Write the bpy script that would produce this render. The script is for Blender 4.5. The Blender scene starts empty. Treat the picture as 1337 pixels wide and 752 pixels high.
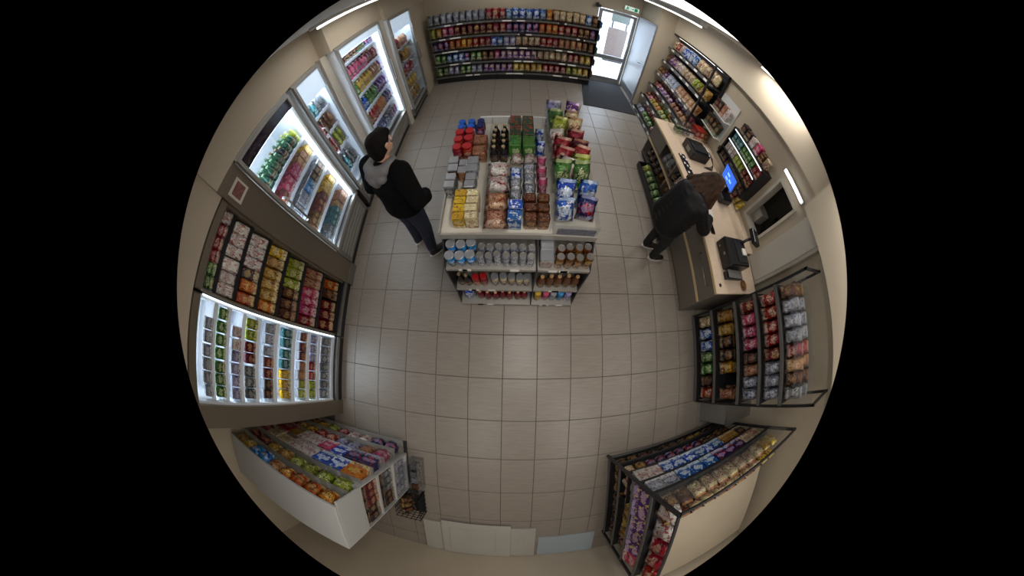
import bpy, bmesh, math, random
from mathutils import Vector, Matrix
random.seed(7)
R = math.radians
PI = math.pi
SC = bpy.context.scene
COL = SC.collection

# ---------------------------------------------------------------- camera
CAM_H = 2.753
cd = bpy.data.cameras.new('camera')
cd.type = 'PANO'
try:
    cd.panorama_type = 'FISHEYE_EQUISOLID'
    tgt = cd
except Exception:
    tgt = cd.cycles
    tgt.panorama_type = 'FISHEYE_EQUISOLID'
cd.sensor_fit = 'HORIZONTAL'
cd.sensor_width = 36.0
tgt.fisheye_lens = 341.65 / 1337.0 * 36.0
tgt.fisheye_fov = R(159.2)
cd.clip_start = 0.02
cam = bpy.data.objects.new('camera', cd)
COL.objects.link(cam)
cam.location = (0, 0, CAM_H)
cam.rotation_euler = (0.2852, 0.0041, 0.0204)
SC.camera = cam

# ---------------------------------------------------------------- world, exposure, lights
SC.view_settings.view_transform = 'Standard'
SC.view_settings.look = 'None'
SC.view_settings.gamma = 1.0
SC.view_settings.exposure = 0.0
try:
    SC.view_settings.use_curve_mapping = False
except Exception:
    pass
W = bpy.data.worlds.new('World')
SC.world = W
W.use_nodes = True
wn = W.node_tree.nodes
wn['Background'].inputs[0].default_value = (0.74, 0.86, 1.0, 1)
wn['Background'].inputs[1].default_value = 11.0

def area(name, loc, sx, sy, power, color=(1, 0.93, 0.84), rot=(0, 0, 0)):
    l = bpy.data.lights.new(name, 'AREA')
    l.shape = 'RECTANGLE'
    l.size, l.size_y = sx, sy
    l.energy = power
    l.color = color
    o = bpy.data.objects.new(name, l)
    COL.objects.link(o)
    o.location = loc
    o.rotation_euler = rot
    return o

WARM = (1.0, 0.95, 0.885)
LAMPS_AND_FILLS = [  # x, y0, y1, tube height, power
    (1.95, 2.9, 4.7, 2.70, 25), (-1.45, 1.9, 3.6, 2.745, 9), (1.2, -2.2, -0.6, 2.745, 11), (-0.6, -2.3, -0.7, 2.745, 9), (0.2, -0.5, 1.0, 2.77, 21), (2.62, 1.75, 2.55, 2.745, 11), (2.44, -1.9, 0.9, 2.745, 13), (-0.2, 4.7, 5.5, 2.745, 5)]  # rear, island, snack-rack and far-shelving tubes are unseen, added for brightness
for x, y0, y1, zl, pw in LAMPS_AND_FILLS:
    area('ceiling_lamp_light', (x, (y0 + y1) / 2, zl - 0.012), 0.10, y1 - y0, pw, WARM)

# ---------------------------------------------------------------- materials
MATS = {}
def nmat(name):
    m = bpy.data.materials.new(name)
    m.use_nodes = True
    return m, m.node_tree.nodes, m.node_tree.links, m.node_tree.nodes['Principled BSDF']
def S(c):
    """sRGB 0-255 to linear"""
    r = []
    for v in c[:3]:
        v /= 255.0
        r.append(v / 12.92 if v <= 0.04045 else ((v + 0.055) / 1.055) ** 2.4)
    return (r[0], r[1], r[2], 1.0)
def plain(name, col, rough=0.5, metal=0.0, var=0.0, scale=6.0, bump=0.0, emit=None, spec=0.5, stretch=(1, 1, 1)):
    if name in MATS:
        return MATS[name]
    m, n, l, b = nmat(name)
    b.inputs['Base Color'].default_value = S(col)
    b.inputs['Roughness'].default_value = rough
    b.inputs['Metallic'].default_value = metal
    b.inputs['Specular IOR Level'].default_value = spec
    if var or bump:
        tc = n.new('ShaderNodeTexCoord'); mp = n.new('ShaderNodeMapping'); nz = n.new('ShaderNodeTexNoise')
        mp.inputs['Scale'].default_value = stretch
        nz.inputs['Scale'].default_value = scale
        nz.inputs['Detail'].default_value = 5
        l.new(tc.outputs['Object'], mp.inputs[0]); l.new(mp.outputs[0], nz.inputs['Vector'])
        if var:
            mr = n.new('ShaderNodeMapRange')
            mr.inputs[1].default_value = 0.3; mr.inputs[2].default_value = 0.7
            mr.inputs[3].default_value = 1 - var; mr.inputs[4].default_value = 1 + var
            hs = n.new('ShaderNodeHueSaturation')
            hs.inputs['Color'].default_value = S(col)
            l.new(nz.outputs['Fac'], mr.inputs[0]); l.new(mr.outputs[0], hs.inputs['Value'])
            l.new(hs.outputs[0], b.inputs['Base Color'])
        if bump:
            bp = n.new('ShaderNodeBump'); bp.inputs['Strength'].default_value = bump; bp.inputs['Distance'].default_value = 0.01
            l.new(nz.outputs['Fac'], bp.inputs['Height']); l.new(bp.outputs[0], b.inputs['Normal'])
    if emit:
        b.inputs['Emission Color'].default_value = (emit[0], emit[1], emit[2], 1)
        b.inputs['Emission Strength'].default_value = emit[3]
    MATS[name] = m
    return m
def glass(name, tint=(1, 1, 1), refl=0.07, rough=0.03, haze=0.0):
    if name in MATS:
        return MATS[name]
    m = bpy.data.materials.new(name); m.use_nodes = True
    n, l = m.node_tree.nodes, m.node_tree.links
    n.clear()
    out = n.new('ShaderNodeOutputMaterial'); tr = n.new('ShaderNodeBsdfTransparent'); gl = n.new('ShaderNodeBsdfGlossy')
    mx = n.new('ShaderNodeMixShader'); fr = n.new('ShaderNodeLayerWeight'); mr = n.new('ShaderNodeMapRange')
    tr.inputs[0].default_value = (*tint, 1); gl.inputs['Roughness'].default_value = rough
    fr.inputs['Blend'].default_value = 0.12
    mr.inputs[3].default_value = refl; mr.inputs[4].default_value = 0.28
    l.new(fr.outputs['Fresnel'], mr.inputs[0]); l.new(mr.outputs[0], mx.inputs[0])
    l.new(tr.outputs[0], mx.inputs[1]); l.new(gl.outputs[0], mx.inputs[2])
    sh = mx.outputs[0]
    if haze:
        df = n.new('ShaderNodeBsdfDiffuse'); df.inputs[0].default_value = (0.8, 0.82, 0.84, 1)
        m2 = n.new('ShaderNodeMixShader'); m2.inputs[0].default_value = haze
        l.new(mx.outputs[0], m2.inputs[1]); l.new(df.outputs[0], m2.inputs[2]); sh = m2.outputs[0]
    l.new(sh, out.inputs[0])
    MATS[name] = m
    return m
def glow(name, col, strength):
    if name in MATS:
        return MATS[name]
    m = bpy.data.materials.new(name); m.use_nodes = True
    n, l = m.node_tree.nodes, m.node_tree.links
    n.clear()
    out = n.new('ShaderNodeOutputMaterial'); e = n.new('ShaderNodeEmission')
    e.inputs[0].default_value = (*col, 1); e.inputs[1].default_value = strength
    l.new(e.outputs[0], out.inputs[0])
    MATS[name] = m
    return m

PAL = {  # base, accent, third (sRGB)
    'red': ((158, 24, 30), (228, 190, 170), (92, 12, 18)), 'maroon': ((104, 18, 36), (210, 160, 120), (50, 10, 20)),
    'orange': ((196, 104, 34), (232, 196, 120), (140, 40, 24)), 'yellow': ((206, 168, 60), (240, 226, 170), (150, 70, 30)),
    'gold': ((176, 136, 66), (226, 196, 130), (90, 52, 24)), 'green': ((70, 120, 52), (214, 224, 170), (24, 66, 30)),
    'dark green': ((18, 62, 40), (120, 160, 120), (180, 60, 40)), 'lime': ((150, 160, 54), (226, 224, 150), (70, 90, 30)),
    'blue': ((30, 84, 176), (190, 214, 240), (240, 240, 240)), 'navy': ((20, 32, 84), (160, 170, 210), (200, 60, 50)),
    'sky blue': ((70, 150, 214), (214, 232, 246), (30, 70, 150)), 'purple': ((84, 36, 118), (186, 150, 210), (230, 210, 120)),
    'lilac': ((150, 140, 184), (226, 222, 236), (80, 110, 70)), 'pink': ((196, 84, 118), (240, 200, 206), (150, 20, 50)),
    'white': ((222, 218, 210), (200, 194, 190), (170, 50, 46)), 'cream': ((206, 190, 150), (150, 70, 40), (240, 230, 206)),
    'brown': ((92, 56, 34), (190, 150, 100), (50, 28, 18)), 'black': ((26, 24, 26), (150, 130, 96), (110, 30, 28)),
    'silver': ((150, 152, 158), (216, 218, 224), (80, 90, 130)), 'grey': ((104, 106, 108), (200, 200, 198), (50, 60, 70)),
    'teal': ((60, 120, 126), (200, 226, 220), (24, 60, 70)), 'tan': ((168, 124, 92), (214, 176, 140), (130, 48, 34)),
    'bronze': ((110, 68, 38), (206, 160, 110), (44, 24, 14)),
}
def pack(col, style='bag'):
    """printed packaging: bands, a lozenge emblem and scribbled print in the pack's own coordinates"""
    key = 'print_%s_%s' % (style, col.replace(' ', '_'))
    if key in MATS:
        return MATS[key]
    a, c, t = PAL[col]
    m, n, l, b = nmat(key)
    tc = n.new('ShaderNodeTexCoord'); sp = n.new('ShaderNodeSeparateXYZ')
    l.new(tc.outputs['Generated'], sp.inputs[0])
    oi = n.new('ShaderNodeObjectInfo')
    def math_(op, x, y=None, clamp=False):
        q = n.new('ShaderNodeMath'); q.operation = op; q.use_clamp = clamp
        for i, v in enumerate((x, y)):
            if v is None: continue
            if isinstance(v, (int, float)): q.inputs[i].default_value = v
            else: l.new(v, q.inputs[i])
        return q.outputs[0]
    def mix(f, x, y):
        q = n.new('ShaderNodeMix'); q.data_type = 'RGBA'
        l.new(f, q.inputs[0])
        for i, v in ((6, x), (7, y)):
            if isinstance(v, tuple): q.inputs[i].default_value = v
            else: l.new(v, q.inputs[i])
        return q.outputs[2]
    rnd = oi.outputs['Random']
    X, Z = sp.outputs['X'], sp.outputs['Z']
    cb = n.new('ShaderNodeCombineXYZ')
    l.new(math_('MULTIPLY', rnd, 37.0), cb.inputs[0]); l.new(math_('MULTIPLY', rnd, 91.0), cb.inputs[2])
    vm = n.new('ShaderNodeVectorMath'); vm.operation = 'ADD'
    l.new(tc.outputs['Generated'], vm.inputs[0]); l.new(cb.outputs[0], vm.inputs[1])
    def noise(scale, detail, stretch=(1, 1, 1)):
        mp_ = n.new('ShaderNodeMapping'); mp_.inputs['Scale'].default_value = stretch
        l.new(vm.outputs[0], mp_.inputs[0])
        q = n.new('ShaderNodeTexNoise'); q.inputs['Scale'].default_value = scale; q.inputs['Detail'].default_value = detail
        l.new(mp_.outputs[0], q.inputs['Vector'])
        return q.outputs['Fac']
    na, nb, nc, nd = noise(3.0, 3), noise(4.2, 4), noise(1.6, 1, (9, 3, 22)), noise(7.0, 2)
    # lower field in the accent colour with a ragged edge
    lo = {'bag': 0.24, 'foil': 0.24, 'can': 0.30, 'box': 0.22, 'label': 0.30}[style]
    edge = math_('ADD', Z, math_('MULTIPLY', math_('SUBTRACT', na, 0.5), 0.8))
    col1 = mix(math_('LESS_THAN', edge, lo), S(a), S(c))
    # picture of the contents: mottled patches
    col1 = mix(math_('MULTIPLY', math_('GREATER_THAN', nb, 0.57), 0.85), col1, S(t))
    # emblem, shifted and roughened from pack to pack
    jx = math_('ADD', math_('MULTIPLY', math_('SUBTRACT', na, 0.5), 0.7), 0.5)
    jz = math_('ADD', math_('MULTIPLY', math_('SUBTRACT', nb, 0.5), 0.5), math_('ADD', 0.52, math_('MULTIPLY', rnd, 0.14)))
    ex = math_('POWER', math_('ABSOLUTE', math_('MULTIPLY', math_('SUBTRACT', X, jx), 2.6)), 2.0)
    ez = math_('POWER', math_('ABSOLUTE', math_('MULTIPLY', math_('SUBTRACT', Z, jz), 6.0)), 2.0)
    inside = math_('LESS_THAN', math_('ADD', ex, ez), 1.0)
    col2 = mix(math_('MULTIPLY', inside, 0.8), col1, S(c))
    scrib = math_('GREATER_THAN', nc, 0.55)
    col3 = mix(math_('MULTIPLY', inside, scrib), col2, S(t))
    col4 = mix(math_('MULTIPLY', math_('MULTIPLY', math_('LESS_THAN', Z, 0.30), scrib), 0.6), col3, S((225, 220, 210)))
    col4 = mix(math_('MULTIPLY', math_('GREATER_THAN', nd, 0.60), 0.7), col4, S((30, 24, 22)))
    col5 = mix(math_('MULTIPLY', math_('GREATER_THAN', Z, 0.92), 0.7), col4, S(c)) if style == 'bag' else col4
    hs = n.new('ShaderNodeHueSaturation')
    l.new(math_('ADD', 0.55, math_('MULTIPLY', rnd, 0.32)), hs.inputs['Value'])
    hs.inputs['Saturation'].default_value = 1.08
    l.new(math_('ADD', 0.485, math_('MULTIPLY', rnd, 0.03)), hs.inputs['Hue'])
    l.new(col5, hs.inputs['Color'])
    l.new(hs.outputs[0], b.inputs['Base Color'])
    b.inputs['Roughness'].default_value = {'bag': 0.28, 'foil': 0.25, 'can': 0.25, 'box': 0.45, 'label': 0.5}[style]
    if style in ('bag', 'foil'):
        b.inputs['Metallic'].default_value = 0.25
        n3 = n.new('ShaderNodeTexNoise'); n3.inputs['Scale'].default_value = 7; n3.inputs['Detail'].default_value = 3
        bp = n.new('ShaderNodeBump'); bp.inputs['Strength'].default_value = 0.55; bp.inputs['Distance'].default_value = 0.02
        l.new(tc.outputs['Generated'], n3.inputs['Vector']); l.new(n3.outputs['Fac'], bp.inputs['Height']); l.new(bp.outputs[0], b.inputs['Normal'])
    MATS[key] = m
    return m
def solid(col, rough=0.3, metal=0.0, idx=0):
    return plain('solid_%s_%d_%d' % (col.replace(' ', '_'), idx, int(rough * 100)), PAL[col][idx], rough, metal)

WALL = plain('painted_wall', (178, 166, 146), 0.65, var=0.05, scale=1.5)
WALLB = plain('painted_bulkhead', (186, 174, 154), 0.6, var=0.04, scale=1.2)
PIERM = plain('painted_pier', (184, 178, 166), 0.5, var=0.03, scale=2)
CEILM = plain('ceiling_white', (206, 202, 194), 0.8)
TILE = plain('porcelain_tile', (136, 127, 117), 0.36, var=0.10, scale=5, bump=0.02, stretch=(1, 9, 1))
GROUT = plain('grout', (80, 73, 66), 0.9)
MATM = plain('door_mat_fibre', (40, 40, 42), 0.95, var=0.2, scale=90, bump=0.5)
BLACK = plain('black_powder_steel', (26, 26, 28), 0.42, spec=0.4)
DARK = plain('dark_steel', (46, 46, 50), 0.4, 0.4)
STEEL = plain('brushed_steel', (150, 148, 144), 0.32, 0.85, var=0.08, scale=4, stretch=(1, 1, 14))
WHITE = plain('white_laminate', (206, 206, 204), 0.4)
OFFW = plain('offwhite_laminate', (196, 190, 178), 0.45)
WHITES = plain('white_stand_laminate', (172, 172, 170), 0.4)
FRW = plain('fridge_white_lining', (222, 228, 234), 0.4)
FRF = plain('fridge_frame_aluminium', (168, 166, 160), 0.38, 0.55)
FRB = plain('cooler_frame_bronze', (122, 112, 98), 0.36, 0.5)
ALU = plain('door_aluminium', (150, 150, 152), 0.4, 0.6)
SHELFW = plain('white_wire_shelf', (214, 220, 228), 0.4)
LIP = plain('grey_price_rail', (160, 158, 154), 0.4, 0.2)
RAIL = plain('dim_price_rail', (96, 94, 92), 0.4, 0.3)
TAG = plain('white_price_card', (226, 222, 214), 0.6)
LAM = plain('counter_laminate', (204, 184, 162), 0.36, var=0.06, scale=7, stretch=(1, 6, 1))
CFRONT = plain('counter_front_grey', (104, 96, 88), 0.4, var=0.05, scale=3)
WOODE = plain('counter_edge_wood', (190, 168, 128), 0.45)
ACRYL = glass('clear_acrylic', (0.98, 0.985, 0.985), 0.07, 0.04, 0.02)
GLASS = glass('fridge_glass', (0.96, 0.98, 1.0), 0.05, 0.02, 0.0)
LED = glow('led_strip', (0.76, 0.88, 1.0), 18.0)
LEDS = glow('led_strip_soft', (0.76, 0.88, 1.0), 3.0)
LEDK = glow('led_strip_bright', (0.82, 0.92, 1.0), 14.0)
TUBE = glow('ceiling_tube', (1.0, 0.95, 0.86), 3.0)
PLAST = plain('black_plastic', (22, 22, 24), 0.35)
RUBBER = plain('rubber', (24, 24, 24), 0.7)

# ---------------------------------------------------------------- mesh helpers
MESH = {}
def fin(bm, key, smooth=False, auto=None):
    me = bpy.data.meshes.new(key)
    bmesh.ops.recalc_face_normals(bm, faces=bm.faces)
    bm.to_mesh(me); bm.free()
    if smooth:
        for p in me.polygons: p.use_smooth = True
    me.materials.append(None)
    return me
def mbox(sx, sy, sz, bev=0.0):
    key = 'box_%.3f_%.3f_%.3f_%.3f' % (sx, sy, sz, bev)
    if key in MESH: return MESH[key]
    bm = bmesh.new()
    bmesh.ops.create_cube(bm, size=1.0)
    for v in bm.verts: v.co = Vector((v.co.x * sx, v.co.y * sy, v.co.z * sz))
    if bev > 0:
        bmesh.ops.bevel(bm, geom=list(bm.edges), offset=min(bev, 0.45 * min(sx, sy, sz)), segments=1, affect='EDGES')
    MESH[key] = fin(bm, 'box'); return MESH[key]
def mlathe(prof, n=12, key=None, close=True):
    key = key or 'lathe_%d_%s' % (n, prof)
    if key in MESH: return MESH[key]
    bm = bmesh.new(); rings = []
    for r, z in prof:
        rings.append([bm.verts.new((r * math.cos(2 * PI * i / n), r * math.sin(2 * PI * i / n), z)) for i in range(n)])
    for a, b in zip(rings, rings[1:]):
        for i in range(n):
            bm.faces.new((a[i], a[(i + 1) % n], b[(i + 1) % n], b[i]))
    if close:
        bm.faces.new(rings[0][::-1]); bm.faces.new(rings[-1])
    me = fin(bm, 'lathe')
    for p in me.polygons:
        p.use_smooth = len(p.vertices) == 4 and abs(p.normal.z) < 0.85
    MESH[key] = me; return me
def mbag(w, d, h, kind=0):
    """filled pillow bag: bulging faces, flat crimped seams top and bottom, standing on its base"""
    w, d, h = round(w, 2), round(d, 2), round(h, 2)
    key = 'bag_%.2f_%.2f_%.2f_%d' % (w, d, h, kind)
    if key in MESH: return MESH[key]
    rg = random.Random(kind * 31 + int(w * 1000) + int(h * 377))
    bm = bmesh.new(); nx, nz = 5, 6
    F, B = {}, {}
    for j in range(nz + 1):
        v = j / nz
        for i in range(nx + 1):
            u = i / nx
            s = max(0.0, 1 - abs(2 * u - 1) ** 3) ** 0.6 * max(0.0, 1 - abs(2 * v - 1) ** 5) ** 0.6
            pinch = 1 - 0.10 * math.sin(PI * v) ** 2
            x = (u - 0.5) * w * pinch
            z = h * (0.05 + 0.9 * v)
            if j == 0: z = 0.0
            if j == nz: z = h
            wob = 1 + rg.uniform(-0.16, 0.16)
            y = 0.5 * d * s * wob
            if i in (0, nx) or j in (0, nz):
                p = bm.verts.new((x + rg.uniform(-.004, .004), rg.uniform(-.006, .006), z))
                F[i, j] = B[i, j] = p
            else:
                F[i, j] = bm.verts.new((x, -y, z)); B[i, j] = bm.verts.new((x, y, z))
    for j in range(nz):
        for i in range(nx):
            bm.faces.new((F[i, j], F[i + 1, j], F[i + 1, j + 1], F[i, j + 1]))
            q = (B[i, j], B[i, j + 1], B[i + 1, j + 1], B[i + 1, j])
            try: bm.faces.new(q)
            except ValueError: pass
    MESH[key] = fin(bm, 'bag', True); return MESH[key]
def mbars(key, boxes):
    """several boxes joined into one part: (cx,cy,cz,sx,sy,sz)"""
    if key and key in MESH: return MESH[key]
    bm = bmesh.new()
    for cx, cy, cz, sx, sy, sz in boxes:
        r = bmesh.ops.create_cube(bm, size=1.0)
        for v in r['verts']: v.co = Vector((cx + v.co.x * sx, cy + v.co.y * sy, cz + v.co.z * sz))
    me = fin(bm, 'bars')
    if key: MESH[key] = me
    return me
def mtube(pts, r, n=8):
    bm = bmesh.new(); rings = []
    pts = [Vector(p) for p in pts]
    for i, p in enumerate(pts):
        t = (pts[min(i + 1, len(pts) - 1)] - pts[max(i - 1, 0)]).normalized()
        a = t.orthogonal().normalized() if i == 0 else (ax - t * ax.dot(t)).normalized()
        ax = a; b = t.cross(a)
        rr = r[i] if isinstance(r, (list, tuple)) else r
        rings.append([bm.verts.new(p + (a * math.cos(2 * PI * k / n) + b * math.sin(2 * PI * k / n)) * rr) for k in range(n)])
    for a, b in zip(rings, rings[1:]):
        for i in range(n): bm.faces.new((a[i], a[(i + 1) % n], b[(i + 1) % n], b[i]))
    bm.faces.new(rings[0][::-1]); bm.faces.new(rings[-1])
    return fin(bm, 'tube', True)
def mprism(poly, z0, z1):
    bm = bmesh.new()
    lo = [bm.verts.new((x, y, z0)) for x, y in poly]; hi = [bm.verts.new((x, y, z1)) for x, y in poly]
    bm.faces.new(lo[::-1]); bm.faces.new(hi)
    k = len(poly)
    for i in range(k): bm.faces.new((lo[i], lo[(i + 1) % k], hi[(i + 1) % k], hi[i]))
    return fin(bm, 'prism')

def obj(name, me, mat, parent=None, loc=(0, 0, 0), rot=(0, 0, 0)):
    o = bpy.data.objects.new(name, me)
    COL.objects.link(o)
    if parent is not None: o.parent = parent
    o.location = loc; o.rotation_euler = rot
    if mat is not None and len(o.material_slots):
        o.material_slots[0].link = 'OBJECT'; o.material_slots[0].material = mat
    return o
def tag(o, label, cat, group=None):
    o['label'] = label; o['category'] = cat
    if group: o['group'] = group
    return o
def thing(name, label, cat, loc=(0, 0, 0), rz=0.0, group=None):
    o = bpy.data.objects.new(name, None); COL.objects.link(o)
    o.empty_display_size = 0.1
    o.location = loc; o.rotation_euler = (0, 0, rz)
    return tag(o, label, cat, group)
def bx(name, x0, x1, y0, y1, z0, z1, mat, parent=None, bev=0.0):
    """box between world limits; parent must be unrotated"""
    c = Vector(((x0 + x1) / 2, (y0 + y1) / 2, (z0 + z1) / 2))
    p = parent
    while p is not None:
        c -= Vector(p.location); p = p.parent
    return obj(name, mbox(abs(x1 - x0), abs(y1 - y0), abs(z1 - z0), bev), mat, parent, c)
def struct(o):
    o['kind'] = 'structure'; return o
def ell(z, n): return z
ORD = ['first', 'second', 'third', 'fourth', 'fifth', 'sixth', 'seventh', 'eighth', 'ninth', 'tenth', 'eleventh', 'twelfth', 'thirteenth', 'fourteenth', 'fifteenth', 'sixteenth', 'seventeenth', 'eighteenth', 'nineteenth', 'twentieth']
RECS = []
class Unit:
    def __init__(s, phrase, end, names=None): s.phrase, s.end, s.names = phrase, end, names or {}
KINDW = {'bag': ('snack_bag', 'snack bag', 'bag'), 'pouch': ('stand_up_pouch', 'pouch', 'pouch'), 'can': ('drink_can', 'can', 'can'),
         'bottle': ('drink_bottle', 'bottle', 'bottle'), 'slim': ('slim_bottle', 'slim bottle', 'bottle'), 'jar': ('jar', 'lidded jar', 'jar'),
         'box': ('packet_box', 'box', 'box'), 'carton': ('drink_carton', 'carton', 'carton'), 'tub': ('plastic_tub', 'tub', 'tub'), 'bar': ('chocolate_bar', 'wrapped bar', 'bar'),
         'pack': ('food_pack', 'food pack', 'pack'), 'cup': ('drink_cup', 'lidded cup', 'cup')}
def prod(kind, col, loc, rz, w, d, h, unit, tier, tilt=0.0, roll=0.0):
    name, word, cat = unit.names.get(kind, KINDW[kind])
    w, d, h = max(0.03, round(w, 2)), max(0.02, round(d, 2)), max(0.03, round(h, 2))
    rot = (-tilt, roll, rz)
    k = random.randint(0, 2)
    if kind in ('bag', 'pouch'):
        o = obj(name, mbag(w, d, h, k), pack(col, 'bag'), None, loc, rot)
    elif kind == 'bar':
        o = obj(name, mbag(w, d, h, k + 5), pack(col, 'bag'), None, loc, rot)
    elif kind == 'pack':
        o = obj(name, mbox(w, d, h, 0.012), pack(col, 'foil'), None, Vector(loc) + Vector((0, 0, h / 2)), rot)
    elif kind == 'box':
        o = obj(name, mbox(w, d, h, 0.004), pack(col, 'box'), None, Vector(loc) + Vector((0, 0, h / 2)), rot)
        obj('lid_flap', mbox(w * 0.97, d * 0.97, 0.006), pack(col, 'label'), o, (0, 0, h / 2))
    elif kind == 'carton':
        o = obj(name, mbox(w, d, h * 0.86, 0.004), pack(col, 'box'), None, Vector(loc) + Vector((0, 0, h * 0.43)), rot)
        obj('cap', mlathe(((0.010, 0), (0.010, 0.015)), 8, 'cartoncap'), solid(col, 0.4, 0, 0), o, (0, -d * 0.15, h * 0.43))
    elif kind in ('can',):
        r = round(min(w, d) / 2, 3)
        o = obj(name, mlathe(((r * .85, 0), (r, .012), (r, h - .018), (r * .84, h)), 14), pack(col, 'can'), None, loc, rot)
        obj('lid', mlathe(((r * .84, 0), (r * .84, .004), (r * .72, .004), (r * .70, .001)), 14), MATS['brushed_steel'], o, (0, 0, h))
    elif kind == 'cup':
        r = round(min(w, d) / 2, 3)
        o = obj(name, mlathe(((r * .8, 0), (r * .97, h * .9)), 14), pack(col, 'can'), None, loc, rot)
        obj('lid', mlathe(((r, 0), (r, .008), (r * .9, .014), (r * .8, .010)), 14), solid('silver', .25, .3), o, (0, 0, h * .9))
    elif kind == 'jar':
        r = round(min(w, d) / 2, 3)
        o = obj(name, mlathe(((r * .9, 0), (r, .012), (r, h * .72), (r * .84, h * .82)), 14), pack(col, 'label'), None, loc, rot)
        obj('lid', mlathe(((r * .9, 0), (r * .92, h * .15), (r * .84, h * .18)), 14), solid(col, .3), o, (0, 0, h * .82))
    elif kind == 'tub':
        r = round(min(w, d) / 2, 3)
        o = obj(name, mbox(w, d, h * .85, 0.01), pack(col, 'label'), None, Vector(loc) + Vector((0, 0, h * .425)), rot)
        obj('lid', mbox(w * 1.04, d * 1.04, h * .12, 0.006), solid('silver', .25, .5, 0), o, (0, 0, h * .47))
    elif kind in ('bottle', 'slim'):
        r = round(min(w, d) / 2, 3)
        if kind == 'slim':
            pf = ((r * .9, 0), (r, .01), (r, h * .55), (r * .45, h * .78), (r * .36, h * .93))
        else:
            pf = ((r * .9, 0), (r, .01), (r, h * .62), (r * .8, h * .74), (r * .42, h * .84), (r * .40, h * .92))
        o = obj(name, mlathe(pf, 10), solid(col, .16, 0, 0), None, loc, rot)
        obj('label', mlathe(((r * 1.03, 0), (r * 1.03, h * .34)), 10, None), pack(col, 'label'), o, (0, 0, h * .2))
        obj('cap', mlathe(((r * .44, 0), (r * .44, h * .08)), 8), solid(col, .4, 0, 1), o, (0, 0, h * .92))
    RECS.append((o, col, word, cat, tier, unit))
    return o
def row(unit, tier, a, b, specs, kind, h, d, rz, tilt=0.0, fill=0.92, back=0, jz=0.06, jit=0.006, gap=1.12):
    """things side by side from a to b on a shelf, the first at a"""
    a, b = Vector(a), Vector(b)
    n = sum(s[1] for s in specs)
    step = (b - a) / n
    w = step.length * fill
    inward = Matrix.Rotation(rz, 3, 'Z') @ Vector((0, 1, 0))
    for r in range(back + 1):
        i = 0
        for s in specs:
            for _ in range(s[1]):
                if s[0] is not None:
                    kd = s[2] if len(s) > 2 else kind
                    hh = h * random.uniform(1 - jz, 1 + jz * 0.3)
                    p = a + step * (i + 0.5) + inward * (r * d * gap) + Vector((random.uniform(-jit, jit), random.uniform(-jit, jit), 0.001))
                    tr = tier + (', rear row' if r else '')
                    ww = w if kd not in ('can', 'bottle', 'slim', 'jar', 'cup') else min(w, d * 1.2)
                    prod(kd, s[0], p, rz + random.uniform(-.05, .05), ww, d, hh, unit, tr, tilt + random.uniform(-.03, .03))
                i += 1
def nth(i): return ['top', 'second', 'third', 'fourth', 'fifth', 'sixth', 'seventh', 'eighth', 'ninth'][i] + ' shelf'

# ================================================================ THE ROOM
floor = struct(bx('floor', -2.9, 3.5, -2.85, 6.1, -0.12, -0.004, GROUT))
TW, TD = 0.36, 0.4675
tile_me = mbox(TW - 0.006, TD - 0.006, 0.012, 0.002)
tile_cut = mbox(TW - 0.006, TD * 0.35 - 0.006, 0.012, 0.002)
HID = [(-0.5, 0.54, 0.75, 2.1), (2.2, 3.2, 0.7, 3.2), (1.3, 2.9, -2.4, -1.4), (-2.7, -1.3, -2.0, -1.35)]
def add_tile(x, y, me):
    for x0, x1, y0, y1 in HID:
        if x0 < x - .18 and x + .18 < x1 and y0 < y - .23 and y + .23 < y1: return
    obj('tile', me, TILE, floor, Vector((x, y, -0.006)) - floor.location)
for c in range(-7, 8):
    xl = 0.253 + TW * c
    for r in range(-12, 8):
        yl = 0.758 - TD * r          # upper line of row r .. r+1
        y = yl - TD / 2
        if xl + TW / 2 > 2.75 or xl + TW / 2 < -2.25: continue
        if c >= 1 and r < -1:
            y += TD * 0.35
        if -2.75 < y < 5.95: add_tile(xl + TW / 2, y, tile_me)
    if c >= 1 and xl + TW / 2 < 2.75: add_tile(xl + TW / 2, 0.758 + TD * 1 + TD * .175, tile_cut)

struct(bx('ceiling', -2.9, 3.5, -2.85, 6.1, 2.80, 2.9, CEILM))
struct(bx('wall_left', -2.9, -2.8, -2.85, 6.1, -0.1, 2.8, WALL))
struct(bx('wall_back', -2.9, 3.5, -2.85, -2.75, -0.1, 2.8, WALL))
# far wall with the door opening x 1.60..2.42, z..2.09
wf = struct(bx('wall_far', -2.9, 1.58, 5.92, 6.1, -0.1, 2.8, WALL))
bx('wall_segment', 1.58, 2.44, 5.92, 6.1, 2.12, 2.8, WALL, wf)
bx('wall_segment', 2.44, 3.5, 5.92, 6.1, -0.1, 2.8, WALL, wf)
# block right of the door: side wall with grey door, face towards the shop
struct(bx('wall_entrance', 2.46, 3.5, 4.98, 5.92, -0.1, 2.8, WALL))
# right wall with the hatch opening (y 1.22..1.60, z 0.95..1.76)
wr = struct(bx('wall_right', 3.0, 3.12, 1.60, 4.98, -0.1, 2.8, WALL))
bx('wall_segment', 3.0, 3.12, -2.85, 1.22, -0.1, 2.8, WALL, wr)
bx('wall_segment', 3.0, 3.12, 1.22, 1.60, -0.1, 0.95, WALL, wr)
bx('wall_segment', 3.0, 3.12, 1.22, 1.60, 1.76, 2.8, WALL, wr)
pr = struct(bx('wall_pier', 2.86, 3.0, 0.66, 1.02, 0.0, 2.02, PIERM))
struct(bx('trim_1', 2.84, 2.86, 0.70, 0.98, 0.86, 2.02, PIERM))
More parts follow.
